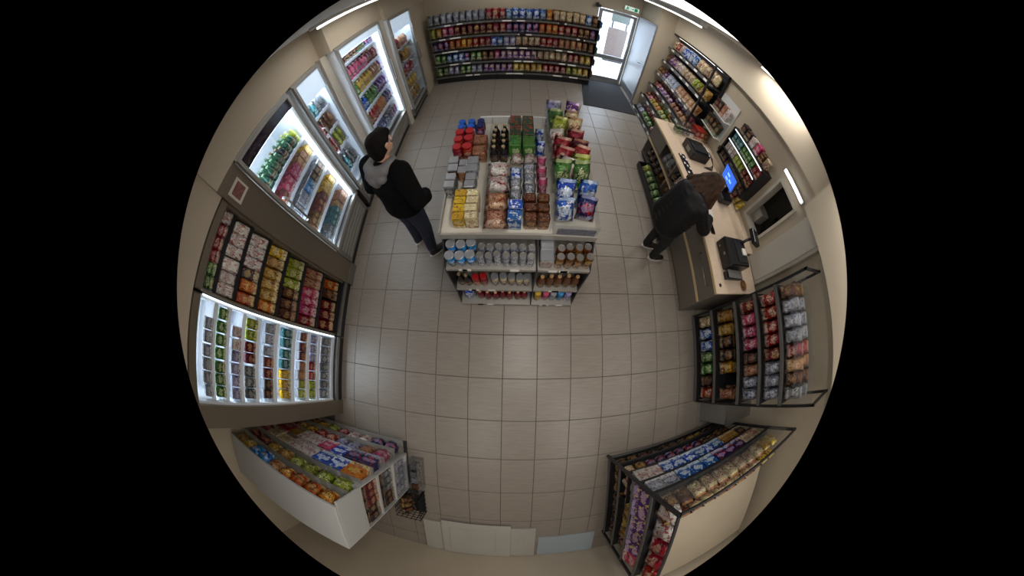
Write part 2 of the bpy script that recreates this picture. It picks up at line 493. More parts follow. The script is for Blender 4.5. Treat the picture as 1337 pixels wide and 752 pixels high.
# bulkheads
br = struct(bx('wall_bulkhead_right', 2.80, 3.0, 1.04, 4.98, 2.20, 2.8, WALLB))
bx('wall_segment', 2.64, 3.0, -2.75, 1.04, 2.02, 2.8, WALLB, br)
bl = struct(bx('wall_bulkhead_left', -2.8, -2.10, 0.80, 2.62, 2.30, 2.8, WALLB))
bx('wall_segment', -2.8, -2.12, -0.86, 0.80, 2.22, 2.8, WALLB, bl)
bx('wall_segment', -2.8, -2.12, -2.75, -0.86, 2.30, 2.8, WALLB, bl)
bx('wall_segment', -2.8, -1.92, 2.62, 4.02, 2.33, 2.8, WALLB, bl)
bx('wall_segment', -2.8, -1.86, 4.02, 5.92, 2.29, 2.8, WALLB, bl)
bx('wall_segment', -2.8, -1.86, 5.02, 5.92, 0.0, 2.29, WALL, bl)
# partitions between the cold cabinets
struct(bx('wall_partition_1', -2.8, -2.10, 0.80, 1.07, 0.0, 2.30, FRB))
struct(bx('wall_partition_2', -2.8, -2.02, 2.52, 2.66, 0.0, 2.33, OFFW))
struct(bx('wall_partition_3', -2.8, -1.90, 3.86, 4.02, 0.0, 2.33, OFFW))
struct(bx('wall_partition_4', -2.8, -2.10, -0.86, -0.68, 0.0, 2.22, FRB))
struct(bx('baseboard_left', -2.12, -2.08, 0.80, 1.07, 0.0, 0.12, STEEL))

# ceiling lamps, real and added: the fittings that hold the tubes
for i, (x, y0, y1, zl, pw) in enumerate(LAMPS_AND_FILLS):
    where = ['between island and tiered shelving', 'beside the tall fridges', 'over the rear right aisle, unseen, added for room light', 'over the rear left aisle, unseen, added for room light', 'in front of the island, added to brighten the floor', 'against the bulkhead over the till', 'along the bulkhead above the snack rack, added to brighten it', 'before the far shelving, added to brighten the far wall'][i]
    t = thing('ceiling_lamp', 'long white ceiling tube lamp ' + where, 'lamp', (x, (y0 + y1) / 2, 2.80), 0, 'tube lamps along the ceiling')
    bx('lamp_body', x - .06, x + .06, y0, y1, zl + .02, 2.80, WHITE, t, 0.006)
    bx('tube', x - .022, x + .022, y0 + .04, y1 - .04, zl - .008, zl + .02, TUBE, t, 0.01)

# ================================================================ ENTRANCE
dr = thing('door_1', 'glazed aluminium shop door with bright daylight behind it', 'door', (2.01, 5.95, 0))
dr['kind'] = 'structure'
DX0, DX1 = 1.60, 2.42
for x0, x1 in ((DX0, DX0 + .07), (DX1 - .07, DX1)): bx('door_stile', x0, x1, 5.93, 5.98, 0.0, 2.10, ALU, dr, 0.004)
for z0, z1 in ((0.0, 0.14), (0.68, 0.80), (2.02, 2.10)): bx('door_rail', DX0 + .07, DX1 - .07, 5.935, 5.975, z0, z1, ALU, dr, 0.004)
bx('pane', DX0 + .07, DX1 - .07, 5.95, 5.96, 0.14, 0.68, GLASS, dr)
bx('pane', DX0 + .07, DX1 - .07, 5.95, 5.96, 0.80, 2.02, GLASS, dr)
obj('handle', mtube([(0.33, -0.03, .95), (0.33, -0.08, .97), (0.33, -0.08, 1.25), (0.33, -0.03, 1.27)], .012), STEEL, dr)
bx('threshold', DX0, DX1, 5.88, 6.02, 0.0, 0.015, STEEL, dr)
ds = thing('door_2', 'pale grey flush door in the side wall by the entrance', 'door', (2.44, 5.4, 0)); ds['kind'] = 'structure'
bx('door_leaf', 2.43, 2.455, 5.02, 5.86, 0.06, 2.14, plain('grey_door_paint', (168, 172, 176), 0.35), ds, 0.003)
for y0, y1, z0, z1 in ((4.98, 5.02, 0, 2.19), (5.86, 5.91, 0, 2.19), (5.02, 5.86, 2.14, 2.19)): bx('door_frame', 2.42, 2.46, y0, y1, z0, z1, ALU, ds)
obj('handle', mtube([(0.0, -.2, 1.06), (-.05, -.2, 1.06), (-.05, -.06, 1.06)], .010), STEEL, ds)
bx('kick_plate', 2.425, 2.43, 5.04, 5.84, 0.06, 0.24, STEEL, ds)
tag(obj('door_mat', mprism([(1.27, 4.50), (2.40, 4.47), (2.40, 5.86), (1.46, 5.86)], 0.0, 0.012), MATM), 'dark charcoal entrance mat in front of the glass door', 'mat')
ex = thing('exit_sign', 'green and white emergency exit sign above the door', 'sign', (2.23, 5.90, 2.30))
bx('sign_body', 2.07, 2.40, 5.87, 5.92, 2.23, 2.37, WHITE, ex, 0.005)
bx('sign_panel', 2.085, 2.385, 5.864, 5.87, 2.245, 2.355, plain('exit_white', (225, 240, 230), 0.4, emit=(0.8, 1, 0.9, 0.5)), ex)
EXG = plain('exit_green', (10, 120, 70), 0.4, emit=(0.0, 0.4, 0.18, 0.3))
# running figure, arrow and door outline of the sign
obj('sign_pictogram', mbars(None, [(-.10, -.04, .035, .022, .004, .022), (-.095, -.04, .0, .03, .004, .05), (-.115, -.04, -.035, .018, .004, .04), (-.075, -.04, -.03, .03, .004, .016), (-.06, -.04, .012, .04, .004, .012),
    (.0, -.04, 0.0, .045, .004, .016), (.028, -.04, 0.0, .016, .004, .045), (.09, -.04, 0, .07, .004, .09)]), EXG, ex)
cm = thing('security_camera', 'small black camera fixed high on the far wall', 'camera', (1.53, 5.90, 2.2))
bx('mount', 1.51, 1.55, 5.86, 5.92, 2.16, 2.24, PLAST, cm)
bx('camera_body', 1.48, 1.58, 5.76, 5.87, 2.12, 2.20, PLAST, cm, 0.015)
# outside
struct(bx('pavement', -3.5, 9, 6.1, 14, -0.16, -0.02, plain('pavement_slabs', (198, 196, 192), 0.7, var=0.05)))
struct(bx('street_wall', -3.5, 12, 12.0, 12.3, -0.1, 3.0, plain('street_wall_render', (180, 184, 196), 0.7)))
pst = thing('street_board', 'tall brownish grey advertising board on the pavement outside', 'sign', (2.75, 7.9, 0))
bx('board', 2.47, 3.05, 7.88, 7.94, 0.05, 1.25, plain('board_taupe', (84, 72, 68), 0.6), pst, 0.01)
bx('foot', 2.45, 3.07, 7.75, 8.07, -0.02, 0.05, DARK, pst, 0.01)
pb = thing('notice_panel', 'grey green notice panel seen through the upper door glass', 'sign', (2.9, 8.2, 0))
bx('panel', 2.6, 3.15, 8.18, 8.24, 1.45, 2.05, plain('notice_grey_green', (58, 66, 62), 0.6), pb, 0.01)
for x in (2.66, 3.09): bx('post', x - .02, x + .02, 8.19, 8.23, -0.02, 1.45, DARK, pb)

# ================================================================ FAR WALL SHELVING
FX = (-1.76, -0.45, 0.60, 1.54)
fs = thing('snack_shelving', 'black three-bay wall shelving full of snack bags along the far wall', 'shelving', (-0.1, 5.9, 0))
FZ = [1.575, 1.225, 0.875, 0.53, 0.20]
FY = [5.50, 5.49, 5.48, 5.46, 5.44]
bx('back_panel', FX[0], FX[3], 5.87, 5.91, 0.0, 1.72, BLACK, fs)
bx('base_plinth', FX[0], FX[3], 5.50, 5.9, 0.0, 0.12, BLACK, fs)
for x in FX: bx('upright', x - .015, x + .015, 5.80, 5.91, 0, 1.78, BLACK, fs)
bx('end_panel', FX[3], FX[3] + .02, 5.52, 5.9, 0.0, 1.80, DARK, fs)
for z, y in zip(FZ, FY):
    for i in range(3):
        s = bx('shelf', FX[i] + .005, FX[i + 1] - .005, y, 5.88, z - .02, z, BLACK, fs)
        bx('price_rail', FX[i] + .006, FX[i + 1] - .006, y - .012, y, z - .035, z + .012, RAIL, s)
        for q in range(2):
            xx = FX[i] + .12 + random.uniform(0, .7) * (FX[i + 1] - FX[i] - .25)
            bx('price_card', xx, xx + random.uniform(.1, .24), y - .016, y - .012, z - .028, z + .006, TAG, s)
UF = Unit('far wall shelving', 'the fridges', {'bag': ('crisp_bag', 'crisp bag', 'bag')})
ROWS = [
    [('silver', 9), ('red', 3), ('blue', 6), ('orange', 1), ('cream', 5), ('blue', 1), ('brown', 1)],
    [('lime', 1), ('yellow', 1), ('pink', 2), ('maroon', 6), ('red', 2), ('navy', 5), ('orange', 3), ('red', 3), ('brown', 2), ('navy', 1)],
    [('navy', 3), ('orange', 4), ('red', 3), ('blue', 2), ('lilac', 2), ('cream', 4), ('red', 3), ('tan', 4), ('brown', 2)],
    [('green', 2), ('blue', 3), ('navy', 1), ('green', 2), ('brown', 2), ('pink', 1), ('purple', 6), ('cream', 5), ('red', 2), ('yellow', 2)],
    [('green', 2), ('lilac', 2), ('green', 2), ('lilac', 2), ('purple', 5), ('yellow', 5), ('red', 4), ('lime', 2), ('yellow', 2)]]
for k, sp in enumerate(ROWS):
    hh = (.31, .30, .29, .27, .25)[k]
    row(UF, nth(k), (FX[0] + .02, FY[k] + .09, FZ[k]), (FX[3] - .02, FY[k] + .09, FZ[k]), sp, 'bag', hh, .13, 0.0, (.06, .08, .10, .45, .5)[k], 1.04)
UF2 = Unit('end panel by the glass door', 'the aisle')
ENDP = [o for o in fs.children if o.name.startswith('end_panel')][0]
for k in range(5):   # bags hanging from peg hooks on the shelving's end
    for j in range(2):
        yy = 5.62 + .15 * j; zz = FZ[k] + .02
        hk = bx('peg_hook', FX[3] + .02, FX[3] + .09, yy - .004, yy + .004, zz + .17, zz + .178, STEEL, ENDP)
        prod('bag', ['sky blue', 'blue', 'teal', 'brown', 'yellow'][k], (FX[3] + .052, yy, zz - .02), R(90), .13, .06, .2, UF2, nth(k).replace('shelf', 'hooks'))

# ================================================================ LEFT: GLASS DOOR FRIDGES
def bars_frame(w, h, t, d):
    return mbars('frame_%.3f_%.3f_%.3f' % (w, h, t), [(0, -w / 2 + t / 2, 0, d, t, h), (0, w / 2 - t / 2, 0, d, t, h), (0, 0, h / 2 - t / 2, d, w - 2 * t, t), (0, 0, -h / 2 + t / 2, d, w - 2 * t, t)])
def fridge(label, X, y0, y1, top, head, shelves, bottom, leds, headmat, handle_side=1, depth=0.58, frame=FRF, lit=None):
    t = thing('display_fridge', label, 'fridge', (X - depth / 2, (y0 + y1) / 2, 0), 0, 'glass-door fridges along the wall')
    xb = X - depth
    bx('back_panel', xb, xb + .03, y0, y1, 0.0, top, FRW, t)
    bx('side_panel', xb + .03, X - .03, y0, y0 + .03, bottom, top, FRW, t)
    bx('side_panel', xb + .03, X - .03, y1 - .03, y1, bottom, top, FRW, t)
    bx('top_panel', xb + .03, X, y0, y1, top, top + .03, frame, t)
    b = bx('base', xb + .03, X - .02, y0, y1, 0.10, bottom, STEEL, t)
    bx('kick_plate', xb + .03, X - .05, y0, y1, 0.0, 0.10, DARK, t)
    for k in range(4):
        bx('vent_slat', X - .02, X - .012, y0 + .06, y1 - .06, .14 + k * (bottom - .2) / 4, .14 + k * (bottom - .2) / 4 + .03, FRF, b)
    bx('header', X - .06, X - .005, y0 + .03, y1 - .03, head, top, headmat, t, .004)
    for z in shelves:
        s = bx('shelf', xb + .04, X - .09, y0 + .035, y1 - .035, z - .015, z, SHELFW, t)
        bx('price_rail', X - .09, X - .08, y0 + .035, y1 - .035, z - .025, z + .012, SHELFW, s)
    for yy, mt in leds:
        bx('led_strip', X - .075, X - .055, yy - .012, yy + .012, bottom + .05, head - .02, mt, t)
    bx('led_strip', X - .16, X - .07, y0 + .06, y1 - .06, head - .02, head - .01, LED, t)
    # door
    w, h = y1 - y0, top - bottom
    d = obj('door', bars_frame(w - .005, h, .035, .035), frame, t, Vector((X, (y0 + y1) / 2, (bottom + top) / 2)) - Vector(t.location))
    obj('pane', mbox(.008, w - .08, h - .07), GLASS, d)
    hy = handle_side * (w / 2 - .06)
    obj('handle', mtube([(.015, hy, -.22), (.06, hy, -.2), (.06, hy, .2), (.015, hy, .22)], .011), STEEL, d)
    return t
HD = plain('dark_header', (40, 26, 40), 0.35)
HDK = plain('pale_header', (206, 214, 224), 0.4, emit=(0.72, 0.86, 1, 0.7))
ZL = .58
# K: wide fridge beside the open coolers
fridge('wide lit fridge with dark header next to the open coolers', -2.08, 1.08, 1.93, 2.27, 2.10, [1.68, 1.41, 1.12, .83, .50], .46, [(1.885, LEDK), (1.13, LED)], HD, -1)
UK = Unit('wide dark-headed fridge', 'the open coolers')
kspec = [[('dark green', 5), ('black', 1), ('dark green', 2), ('lime', 1)], [('maroon', 2), ('pink', 4), ('tan', 2), ('yellow', 1)], [('silver', 4), ('sky blue', 2), ('black', 3)], [('brown', 3), ('maroon', 3), ('yellow', 3)], [('grey', 3), ('teal', 3), ('tan', 3)]]
for k, (z, sp) in enumerate(zip([1.68, 1.41, 1.12, .83, .50], kspec)):
    row(UK, nth(k), (-2.225, 1.13, z), (-2.225, 1.88, z), sp, ['bottle', 'carton', 'tub', 'carton', 'carton'][k], (.20, .18, .19, .18, .19)[k], .08, R(90), 0, .94, 2)
# L2: narrow fridge
fridge('narrow fridge between the wide fridge and the tall door fridge', -2.06, 2.00, 2.51, 2.28, 1.95, [1.68, 1.375, 1.06, .66, .47], .44, [(2.04, LED)], HDK, -1)
U2 = Unit('narrow fridge', 'the wide fridge')
for k, (z, sp) in enumerate(zip([1.68, 1.375, 1.06, .66], [[('teal', 3), ('grey', 2)], [('pink', 2), ('brown', 2), ('tan', 1)], [('pink', 1), ('red', 2), ('lime', 2)], [('teal', 3), ('grey', 2)]])):
    row(U2, nth(k), (-2.2, 2.04, z), (-2.2, 2.47, z), sp, ['slim', 'bottle', 'bottle', 'slim'][k], (.21, .24, .25, .25)[k], .075, R(90), 0, .9, 1)
# L4: tall door fridge behind the man
fridge('tall brightly lit drinks fridge behind the customer', -1.90, 2.67, 3.85, 2.32, 2.16, [2.0, 1.71, 1.42, 1.12, .82, .48], .40, [(3.80, LEDK), (2.71, LED)], HDK, 1)
U4 = Unit('tall drinks fridge', 'the narrow fridge')
l4 = [[('black', 6), ('dark green', 3), ('navy', 3)], [('pink', 8), ('maroon', 4)], [('green', 3), ('yellow', 5), ('tan', 3), ('purple', 1)], [('blue', 4), ('green', 4), ('purple', 4)], [('brown', 3), ('red', 3), ('orange', 3), ('navy', 3)], [('blue', 8), ('navy', 4)]]
for k, (z, sp) in enumerate(zip([2.0, 1.71, 1.42, 1.12, .82, .48], l4)):
    row(U4, nth(k), (-2.05, 2.73, z), (-2.05, 3.79, z), sp, ['can', 'bottle', 'bottle', 'bottle', 'bottle', 'can'][k], (.13, .21, .22, .22, .22, .17)[k], .085, R(90), 0, .9, 1)
# L5: far fridge by the shelving
fridge('far slim fridge beside the snack shelving', -1.84, 4.03, 4.98, 2.27, 1.93, [1.55, 1.22, .90, .58, .30], .26, [], HDK, 1)
U5 = Unit('far slim fridge', 'the tall drinks fridge')
for k, (z, sp) in enumerate(zip([1.55, 1.22, .90, .58, .30], [[('maroon', 2), ('tan', 3)], [('black', 2), ('gold', 3)], [('brown', 1), ('red', 4)], [('black', 1), ('yellow', 4)], [('gold', 5)]])):
    row(U5, nth(k), (-1.945, 4.16, z), (-1.945, 4.80, z), sp, 'bottle', .25, .085, R(90), 0, .85, 0)

# ================================================================ LEFT: OPEN COOLERS
def cooler(label, y0, y1, X, zs, lining, lit, rail, lip):
    t = thing('open_cooler', label, 'cooler', (X - .3, (y0 + y1) / 2, 0), 0, 'open-front coolers along the wall')
    xb = X - .62
    bx('back_panel', xb, xb + .03, y0, y1, 0, 2.20, lining, t)
    for a, b in ((y0, y0 + .02), (y1 - .02, y1)): bx('side_panel', xb + .03, X - .02, a, b, 0, 2.20, lining, t)
    bx('canopy', xb + .03, X, y0, y1, 2.12, 2.21, FRB, t, .01)
    bs = bx('base', xb + .03, X, y0, y1, 0.0, .16, DARK, t)
    bx('bumper_rail', X, X + .02, y0, y1, .10, .15, STEEL, bs)
    for k, z in enumerate(zs):
        dp = X - .04 - (.02 * (len(zs) - 1 - k)) * 0.3
        s = bx('shelf', xb + .03, dp, y0 + .02, y1 - .02, z - .018, z, rail, t)
        bx('price_rail', dp, dp + .012, y0 + .02, y1 - .02, z - .03, z + .016, lip, s)
        if lit and k < len(zs) - 1:
            bx('led_strip', dp - .06, dp - .035, y0 + .04, y1 - .04, z - .026, z - .018, LED, s)
    bx('led_strip', X - .30, X - .27, y0 + .03, y1 - .03, 2.105, 2.12, LED, t)
    return t
ZJ1 = [1.98, 1.74, 1.47, 1.18, .88, .54, .19]
cooler('open cooler with dark shelves of chilled packs beside the wide fridge', .125, .80, -2.12, ZJ1, FRB, False, BLACK, BLACK)
UJ = Unit('dark-shelved open cooler', 'the wide fridge')
j1 = [[('white', 1), ('red', 3), ('green', 2)], [('white', 6)], [('white', 3), ('black', 1), ('orange', 2)], [('yellow', 1), ('gold', 4), ('orange', 1)], [('lime', 3), ('brown', 3)], [('tan', 2), ('pink', 3), ('red', 1)], [('orange', 1), ('brown', 1), ('maroon', 3)]]
for k, (z, sp) in enumerate(zip(ZJ1, j1)):
    row(UJ, nth(k), (-2.235, .77, z), (-2.235, .155, z), sp, 'pack', (.12, .19, .21, .22, .22, .26, .24)[k], .10, R(90), .35, .93, 0)
ZJ2 = [1.92, 1.76, 1.575, 1.385, 1.14, .88, .64, .46, .19]
cooler('brightly lit open cooler full of small white pots', -.68, .105, -2.12, ZJ2, FRW, True, SHELFW, SHELFW)
bx('led_strip', -2.16, -2.13, .100, .112, .2, 2.1, LEDS, [o for o in bpy.data.objects if o.name.startswith('open_cooler')][-1])
UJ2 = Unit('brightly lit open cooler', 'the dark-shelved cooler')
j2 = [[(None, 1), ('silver', 6)], [('green', 7)], [(None, 1), ('white', 2), ('lilac', 4)], [('lime', 2), ('maroon', 2), ('grey', 3)], [('silver', 3), ('maroon', 2), ('black', 2)], [('teal', 4), ('yellow', 3)], [('maroon', 3), ('tan', 2), ('lime', 2)], [('lilac', 3), ('red', 2), ('lime', 2)], [('grey', 7)]]
for k, (z, sp) in enumerate(zip(ZJ2, j2)):
    row(UJ2, nth(k), (-2.215, .075, z), (-2.215, -.645, z), sp, 'tub' if k % 2 == 0 else 'pack', (.1, .12, .12, .14, .15, .15, .13, .12, .2)[k], .075, R(90), 0.1, .84, 0)

# ================================================================ ISLAND
isl = thing('island_display', 'white topped island display with stocked end shelves in mid floor', 'display', (0.02, 1.5, 0))
IX0, IX1, IY0, IY1, IZ = -.57, .62, .91, 2.27, 1.05
GRE = plain('island_grey_steel', (150, 146, 140), 0.4, 0.2)
bx('core', IX0 + .04, IX1 - .04, 1.02, IY1 - .03, 0.0, IZ - .06, OFFW, isl)
bx('plinth', IX0 + .03, IX1 - .03, .64, 1.02, 0.0, .04, BLACK, isl)
top = bx('top_deck', IX0, IX1, IY0, IY1, IZ - .045, IZ, OFFW, isl, .004)
bx('front_lip', IX0, IX1, IY0 - .015, IY0, IZ - .05, IZ + .025, GRE, top, .003)
bx('rear_lip', IX0 + .2, IX1 - .1, IY1 - .02, IY1, IZ, IZ + .10, WHITE, top)
bx('side_lip', IX0 - .012, IX0, IY0, IY1, IZ - .05, IZ + .03, GRE, top)
SH = [(.82, .725), (.36, .69), (.06, .62)]
for z, y in SH:
    for a, b in ((IX0 + .012, .165), (.18, IX1 - .012)):
        s = bx('end_shelf', a, b, y, 1.02, z - .02, z, GRE, isl)
        bx('price_rail', a, b, y - .012, y, z - .035, z + .008, GRE, s)
        for q in range(3):
            xx = a + .06 + random.random() * (b - a - .2)
            bx('price_card', xx, xx + .07, y - .016, y - .012, z - .03, z + .004, TAG, s)
# slanted end uprights follow the deeper lower shelves
for xx in (IX0, .166, IX1 - .012):
    poly = [(.62, 0.0), (1.02, 0.0), (1.02, IZ - .05), (.905, IZ - .05), (.715, .80), (.68, .34)]
    bm = bmesh.new()
    A = [bm.verts.new((xx, y, z)) for y, z in poly]; B = [bm.verts.new((xx + .012, y, z)) for y, z in poly]
    bm.faces.new(A); bm.faces.new(B[::-1])
    for i in range(6): bm.faces.new((A[i], A[(i + 1) % 6], B[(i + 1) % 6], B[i]))
    obj('end_upright', fin(bm, 'upright'), DARK, isl, -Vector(isl.location))
for xx in (-.245, .255): bx('deck_divider', xx - .004, xx + .004, IY0 + .03, IY1 - .03, IZ, IZ + .12, ACRYL, top)
UA = Unit('island end', 'the fridge side')
row(UA, 'top shelf', (-.545, .775, .82), (-.30, .775, .82), [('sky blue', 3, 'cup')], 'cup', .17, .085, 0, 0, .95, 1)
row(UA, 'top shelf', (-.29, .77, .82), (.15, .77, .82), [('silver', 7)], 'can', .17, .062, 0, 0, .95, 1)
row(UA, 'top shelf', (.19, .78, .82), (.30, .78, .82), [('white', 1)], 'tub', .17, .09, 0, 0, .9, 1)
row(UA, 'top shelf', (.31, .77, .82), (.60, .77, .82), [('bronze', 4)], 'can', .18, .068, 0, 0, .95, 1)
row(UA, 'middle shelf', (-.54, .75, .36), (-.40, .75, .36), [('black', 2)], 'bottle', .24, .065, 0, 0, .95, 0)
row(UA, 'middle shelf', (-.39, .75, .36), (-.24, .75, .36), [('red', 2)], 'jar', .21, .075, 0, 0, .95, 0)
row(UA, 'middle shelf', (-.22, .75, .36), (.15, .75, .36), [('cream', 5)], 'cup', .22, .075, 0, 0, .95, 0)
row(UA, 'middle shelf', (.20, .75, .36), (.60, .75, .36), [('brown', 5)], 'bottle', .25, .08, 0, 0, .95, 0)
row(UA, 'bottom shelf', (-.53, .69, .06), (-.40, .69, .06), [('blue', 1)], 'bag', .2, .08, 0, 0.15, .95, 0)
row(UA, 'bottom shelf', (-.38, .69, .06), (.14, .69, .06), [('maroon', 7)], 'bottle', .22, .068, 0, 0, .95, 0)
row(UA, 'bottom shelf', (.20, .69, .06), (.58, .69, .06), [('yellow', 1), ('pink', 1), ('silver', 1), ('sky blue', 1), ('lilac', 1)], 'jar', .2, .075, 0, 0, .95, 0)
UT = Unit('island top', 'the near end')
def col(tier, x, ys, kind, c, w, d, h, tilt=0.0):
    for y in ys: prod(kind, c, (x + random.uniform(-.004, .004), y, IZ), random.uniform(-.05, .05), w, d, h, UT, tier, tilt)
col('fridge-side column', -.415, [.99, 1.06, 1.13, 1.20], 'box', 'yellow', .085, .062, .14)
col('second column', -.325, [.99, 1.06, 1.13, 1.20], 'box', 'cream', .085, .062, .14)
col('fridge-side column', -.52, [1.28, 1.36], 'tub', 'grey', .08, .075, .17)
col('third column', -.36, [1.29, 1.37], 'tub', 'grey', .08, .075, .15)
col('fridge-side column', -.525, [1.47, 1.56], 'tub', 'brown', .08, .08, .16)
col('second column', -.44, [1.45, 1.53], 'tub', 'tan', .075, .075, .15)
col('third column', -.36, [1.47, 1.56], 'tub', 'silver', .085, .08, .15)
col('fridge-side column', -.525, [1.72, 1.83, 1.94], 'jar', 'red', .085, .085, .17)
col('second column', -.435, [1.72, 1.84, 1.95], 'jar', 'red', .085, .085, .17)
col('third column', -.33, [1.70, 1.86], 'pack', 'tan', .13, .12, .13)
col('fridge-side column', -.53, [2.05, 2.13], 'jar', 'blue', .08, .08, .15)
col('second column', -.44, [2.05, 2.13], 'jar', 'blue', .08, .08, .15)
col('third column', -.35, [2.05, 2.13], 'jar', 'navy', .08, .08, .15)
for y, c in ((.985, 'tan'), (1.14, 'tan'), (1.31, 'white'), (1.47, 'white')):
    prod('pouch', c, (-.145, y - .07, IZ + .07), 0, .185, .12, .16, UT, 'middle column', R(88))
col('column beside the large bags', -.005, [.985, 1.08], 'box', 'blue', .095, .08, .15)
for y, c in ((1.17, 'silver'), (1.29, 'silver'), (1.41, 'blue')):
    prod('pouch', c, (-.005, y - .04, IZ + .05), 0, .10, .10, .14, UT, 'column beside the large bags', R(75))
col('column beside the acrylic bin', .105, [.985, 1.07, 1.16], 'pack', 'bronze', .085, .07, .15)
col('last column by the bin', .20, [.985, 1.07, 1.16], 'pack', 'bronze', .085, .07, .15)
for y in (1.25, 1.36, 1.47): prod('pouch', 'silver', (.105, y - .04, IZ + .05), 0, .10, .10, .13, UT, 'column beside the acrylic bin', R(75))
for x in (.0, .11): prod('pouch', 'white', (x, 1.56, IZ + .07), 0, .10, .10, .12, UT, 'rear of the deck', R(85))
col('rear of the deck', -.195, [1.66, 1.74, 1.82, 1.90, 1.98], 'slim', 'black', .07, .07, .2)
col('rear second column', -.115, [1.66, 1.74, 1.82, 1.90, 1.98], 'slim', 'black', .07, .07, .2)
for x in (-.015, .10):
    for y in (1.74, 1.90, 2.06): prod('box', 'dark green' if y > 1.8 else 'green', (x, y, IZ), 0, .105, .14, .2, UT, 'rear boxes')
for y, c in ((1.9, 'blue'), (1.72, 'blue')): prod('pouch', c, (.205, y, IZ), 0, .08, .1, .18, UT, 'strip by the bin', .3)
for y, c in ((1.3, 'pink'), (1.42, 'pink'), (1.54, 'pink')): prod('pouch', c, (.205, y, IZ), 0, .08, .09, .16, UT, 'strip by the bin', .3)
bn = thing('acrylic_bin', 'clear acrylic bin holding upright snack bags on the island', 'bin', (.44, 1.58, IZ + .002))
for nm, a in (('bin_wall', (.27, .278, .92, 2.3, IZ + .002, IZ + .28)), ('bin_wall', (.612, .62, .92, 2.3, IZ + .002, IZ + .12)), ('bin_wall', (.278, .612, .912, .92, IZ + .002, IZ + .14)), ('bin_wall', (.278, .612, 2.29, 2.298, IZ + .002, IZ + .12))):
    bx(nm, *a, ACRYL, bn)
bx('bin_floor', .278, .612, .92, 2.29, IZ + .002, IZ + .012, ACRYL, bn)
bx('price_strip', .30, .59, .905, .911, IZ + .02, IZ + .11, plain('strip_print', (96, 96, 108), .4, var=.4, scale=40), bn)
UB = Unit('acrylic bin on the island', 'the near end')
for i, (y, cs, h) in enumerate([(1.03, ('blue', 'navy'), .22), (1.14, ('blue', 'blue'), .25), (1.30, ('green', 'green'), .30), (1.36, ('white', 'lime'), .30), (1.55, ('red', 'red'), .27), (1.66, ('red', 'maroon'), .26), (1.80, ('white', 'red'), .26), (1.95, ('lime', 'cream'), .27), (2.08, ('green', 'cream'), .28), (2.20, ('lilac', 'purple'), .30)]):
    for j, c in enumerate(cs):
        prod('pouch', c, (.36 + .165 * j + random.uniform(-.01, .01), y + .02 * j, IZ + .015), random.uniform(-.25, .15), .155, .10, h + random.uniform(-.02, .02), UB, 'aisle side' if j else 'inner side', .42, random.uniform(-.08, .08))

# ================================================================ RIGHT FAR SHELVING (fresh and sweet goods)
cs = thing('tiered_shelving', 'dark tiered shelving of fresh and sweet goods by the side door', 'shelving', (2.75, 4.1, 0))
CZ = [1.80, 1.44, 1.10, .76, .42, .06]
CX = [2.76, 2.72, 2.67, 2.62, 2.53, 2.43]
CY0, CY1 = 3.28, 4.94
bx('back_panel', 2.96, 2.995, CY0, CY1, 0, 2.2, DARK, cs)
for xx in (2.62, 2.93): bx('end_post', xx, xx + .03, CY0 - .025, CY0, 0.0, 2.2, BLACK, cs)
for zz in CZ: bx('end_rail', 2.65, 2.93, CY0 - .018, CY0 - .006, zz - .02, zz, BLACK, cs)
bx('canopy', 2.80, 2.96, CY0, CY1, 2.16, 2.2, BLACK, cs)
bx('canopy_glow_strip', 2.86, 2.90, CY0 + .1, CY1 - .1, 2.14, 2.16, glow('canopy_reflection_glow', (1, .96, .9), 3.0), cs)  # glow stands in for the reflection off a white canopy strip
for k, (z, x) in enumerate(zip(CZ, CX)):
    s = bx('shelf', x, 2.96, CY0, CY1 - .04, z - .02, z, BLACK, cs)
    bx('price_rail', x - .012, x, CY0, CY1 - .04, z - .03, z + .03, RAIL, s)
    for q in range(5):
        yy = CY0 + .1 + q * .31 + random.random() * .1
        bx('price_card', x - .016, x - .012, yy, yy + .1, z - .02, z + .02, TAG, s)
UC = Unit('tiered shelving', 'the side door', {'bag': ('bakery_bag', 'bakery bag', 'bag')})
cspec = [[('cream', 1), ('red', 1), ('white', 1), ('blue', 4), ('cream', 5)], [('brown', 1), ('purple', 2), ('white', 2), ('cream', 3), ('lime', 2), ('gold', 2)], [('brown', 2), ('navy', 1), ('silver', 3), ('tan', 5)], [('maroon', 1), ('pink', 1), ('purple', 4), ('maroon', 2), ('tan', 3)], [('maroon', 1), ('pink', 1), ('yellow', 2), ('orange', 1), ('lime', 3), ('red', 3)], [('silver', 2), ('green', 3), ('red', 2), ('pink', 1), ('white', 1)]]
for k, sp in enumerate(cspec):
    row(UC, nth(k), (CX[k] + .08, CY1 - .06, CZ[k]), (CX[k] + .08, CY0 + .02, CZ[k]), sp, ['bag', 'bag', 'pack', 'bag', 'bag', 'bag'][k], (.27, .24, .2, .18, .17, .15)[k], .12, R(-90), (.08, .15, .35, .7, .85, .85)[k], .96, 0)
for k in range(3, 6):
    row(UC, nth(k) + ', rear row', (CX[k] + .23, CY1 - .06, CZ[k] + .05), (CX[k] + .23, CY0 + .02, CZ[k] + .05), cspec[k][::-1], 'bag', .17, .12, R(-90), .6, .96)

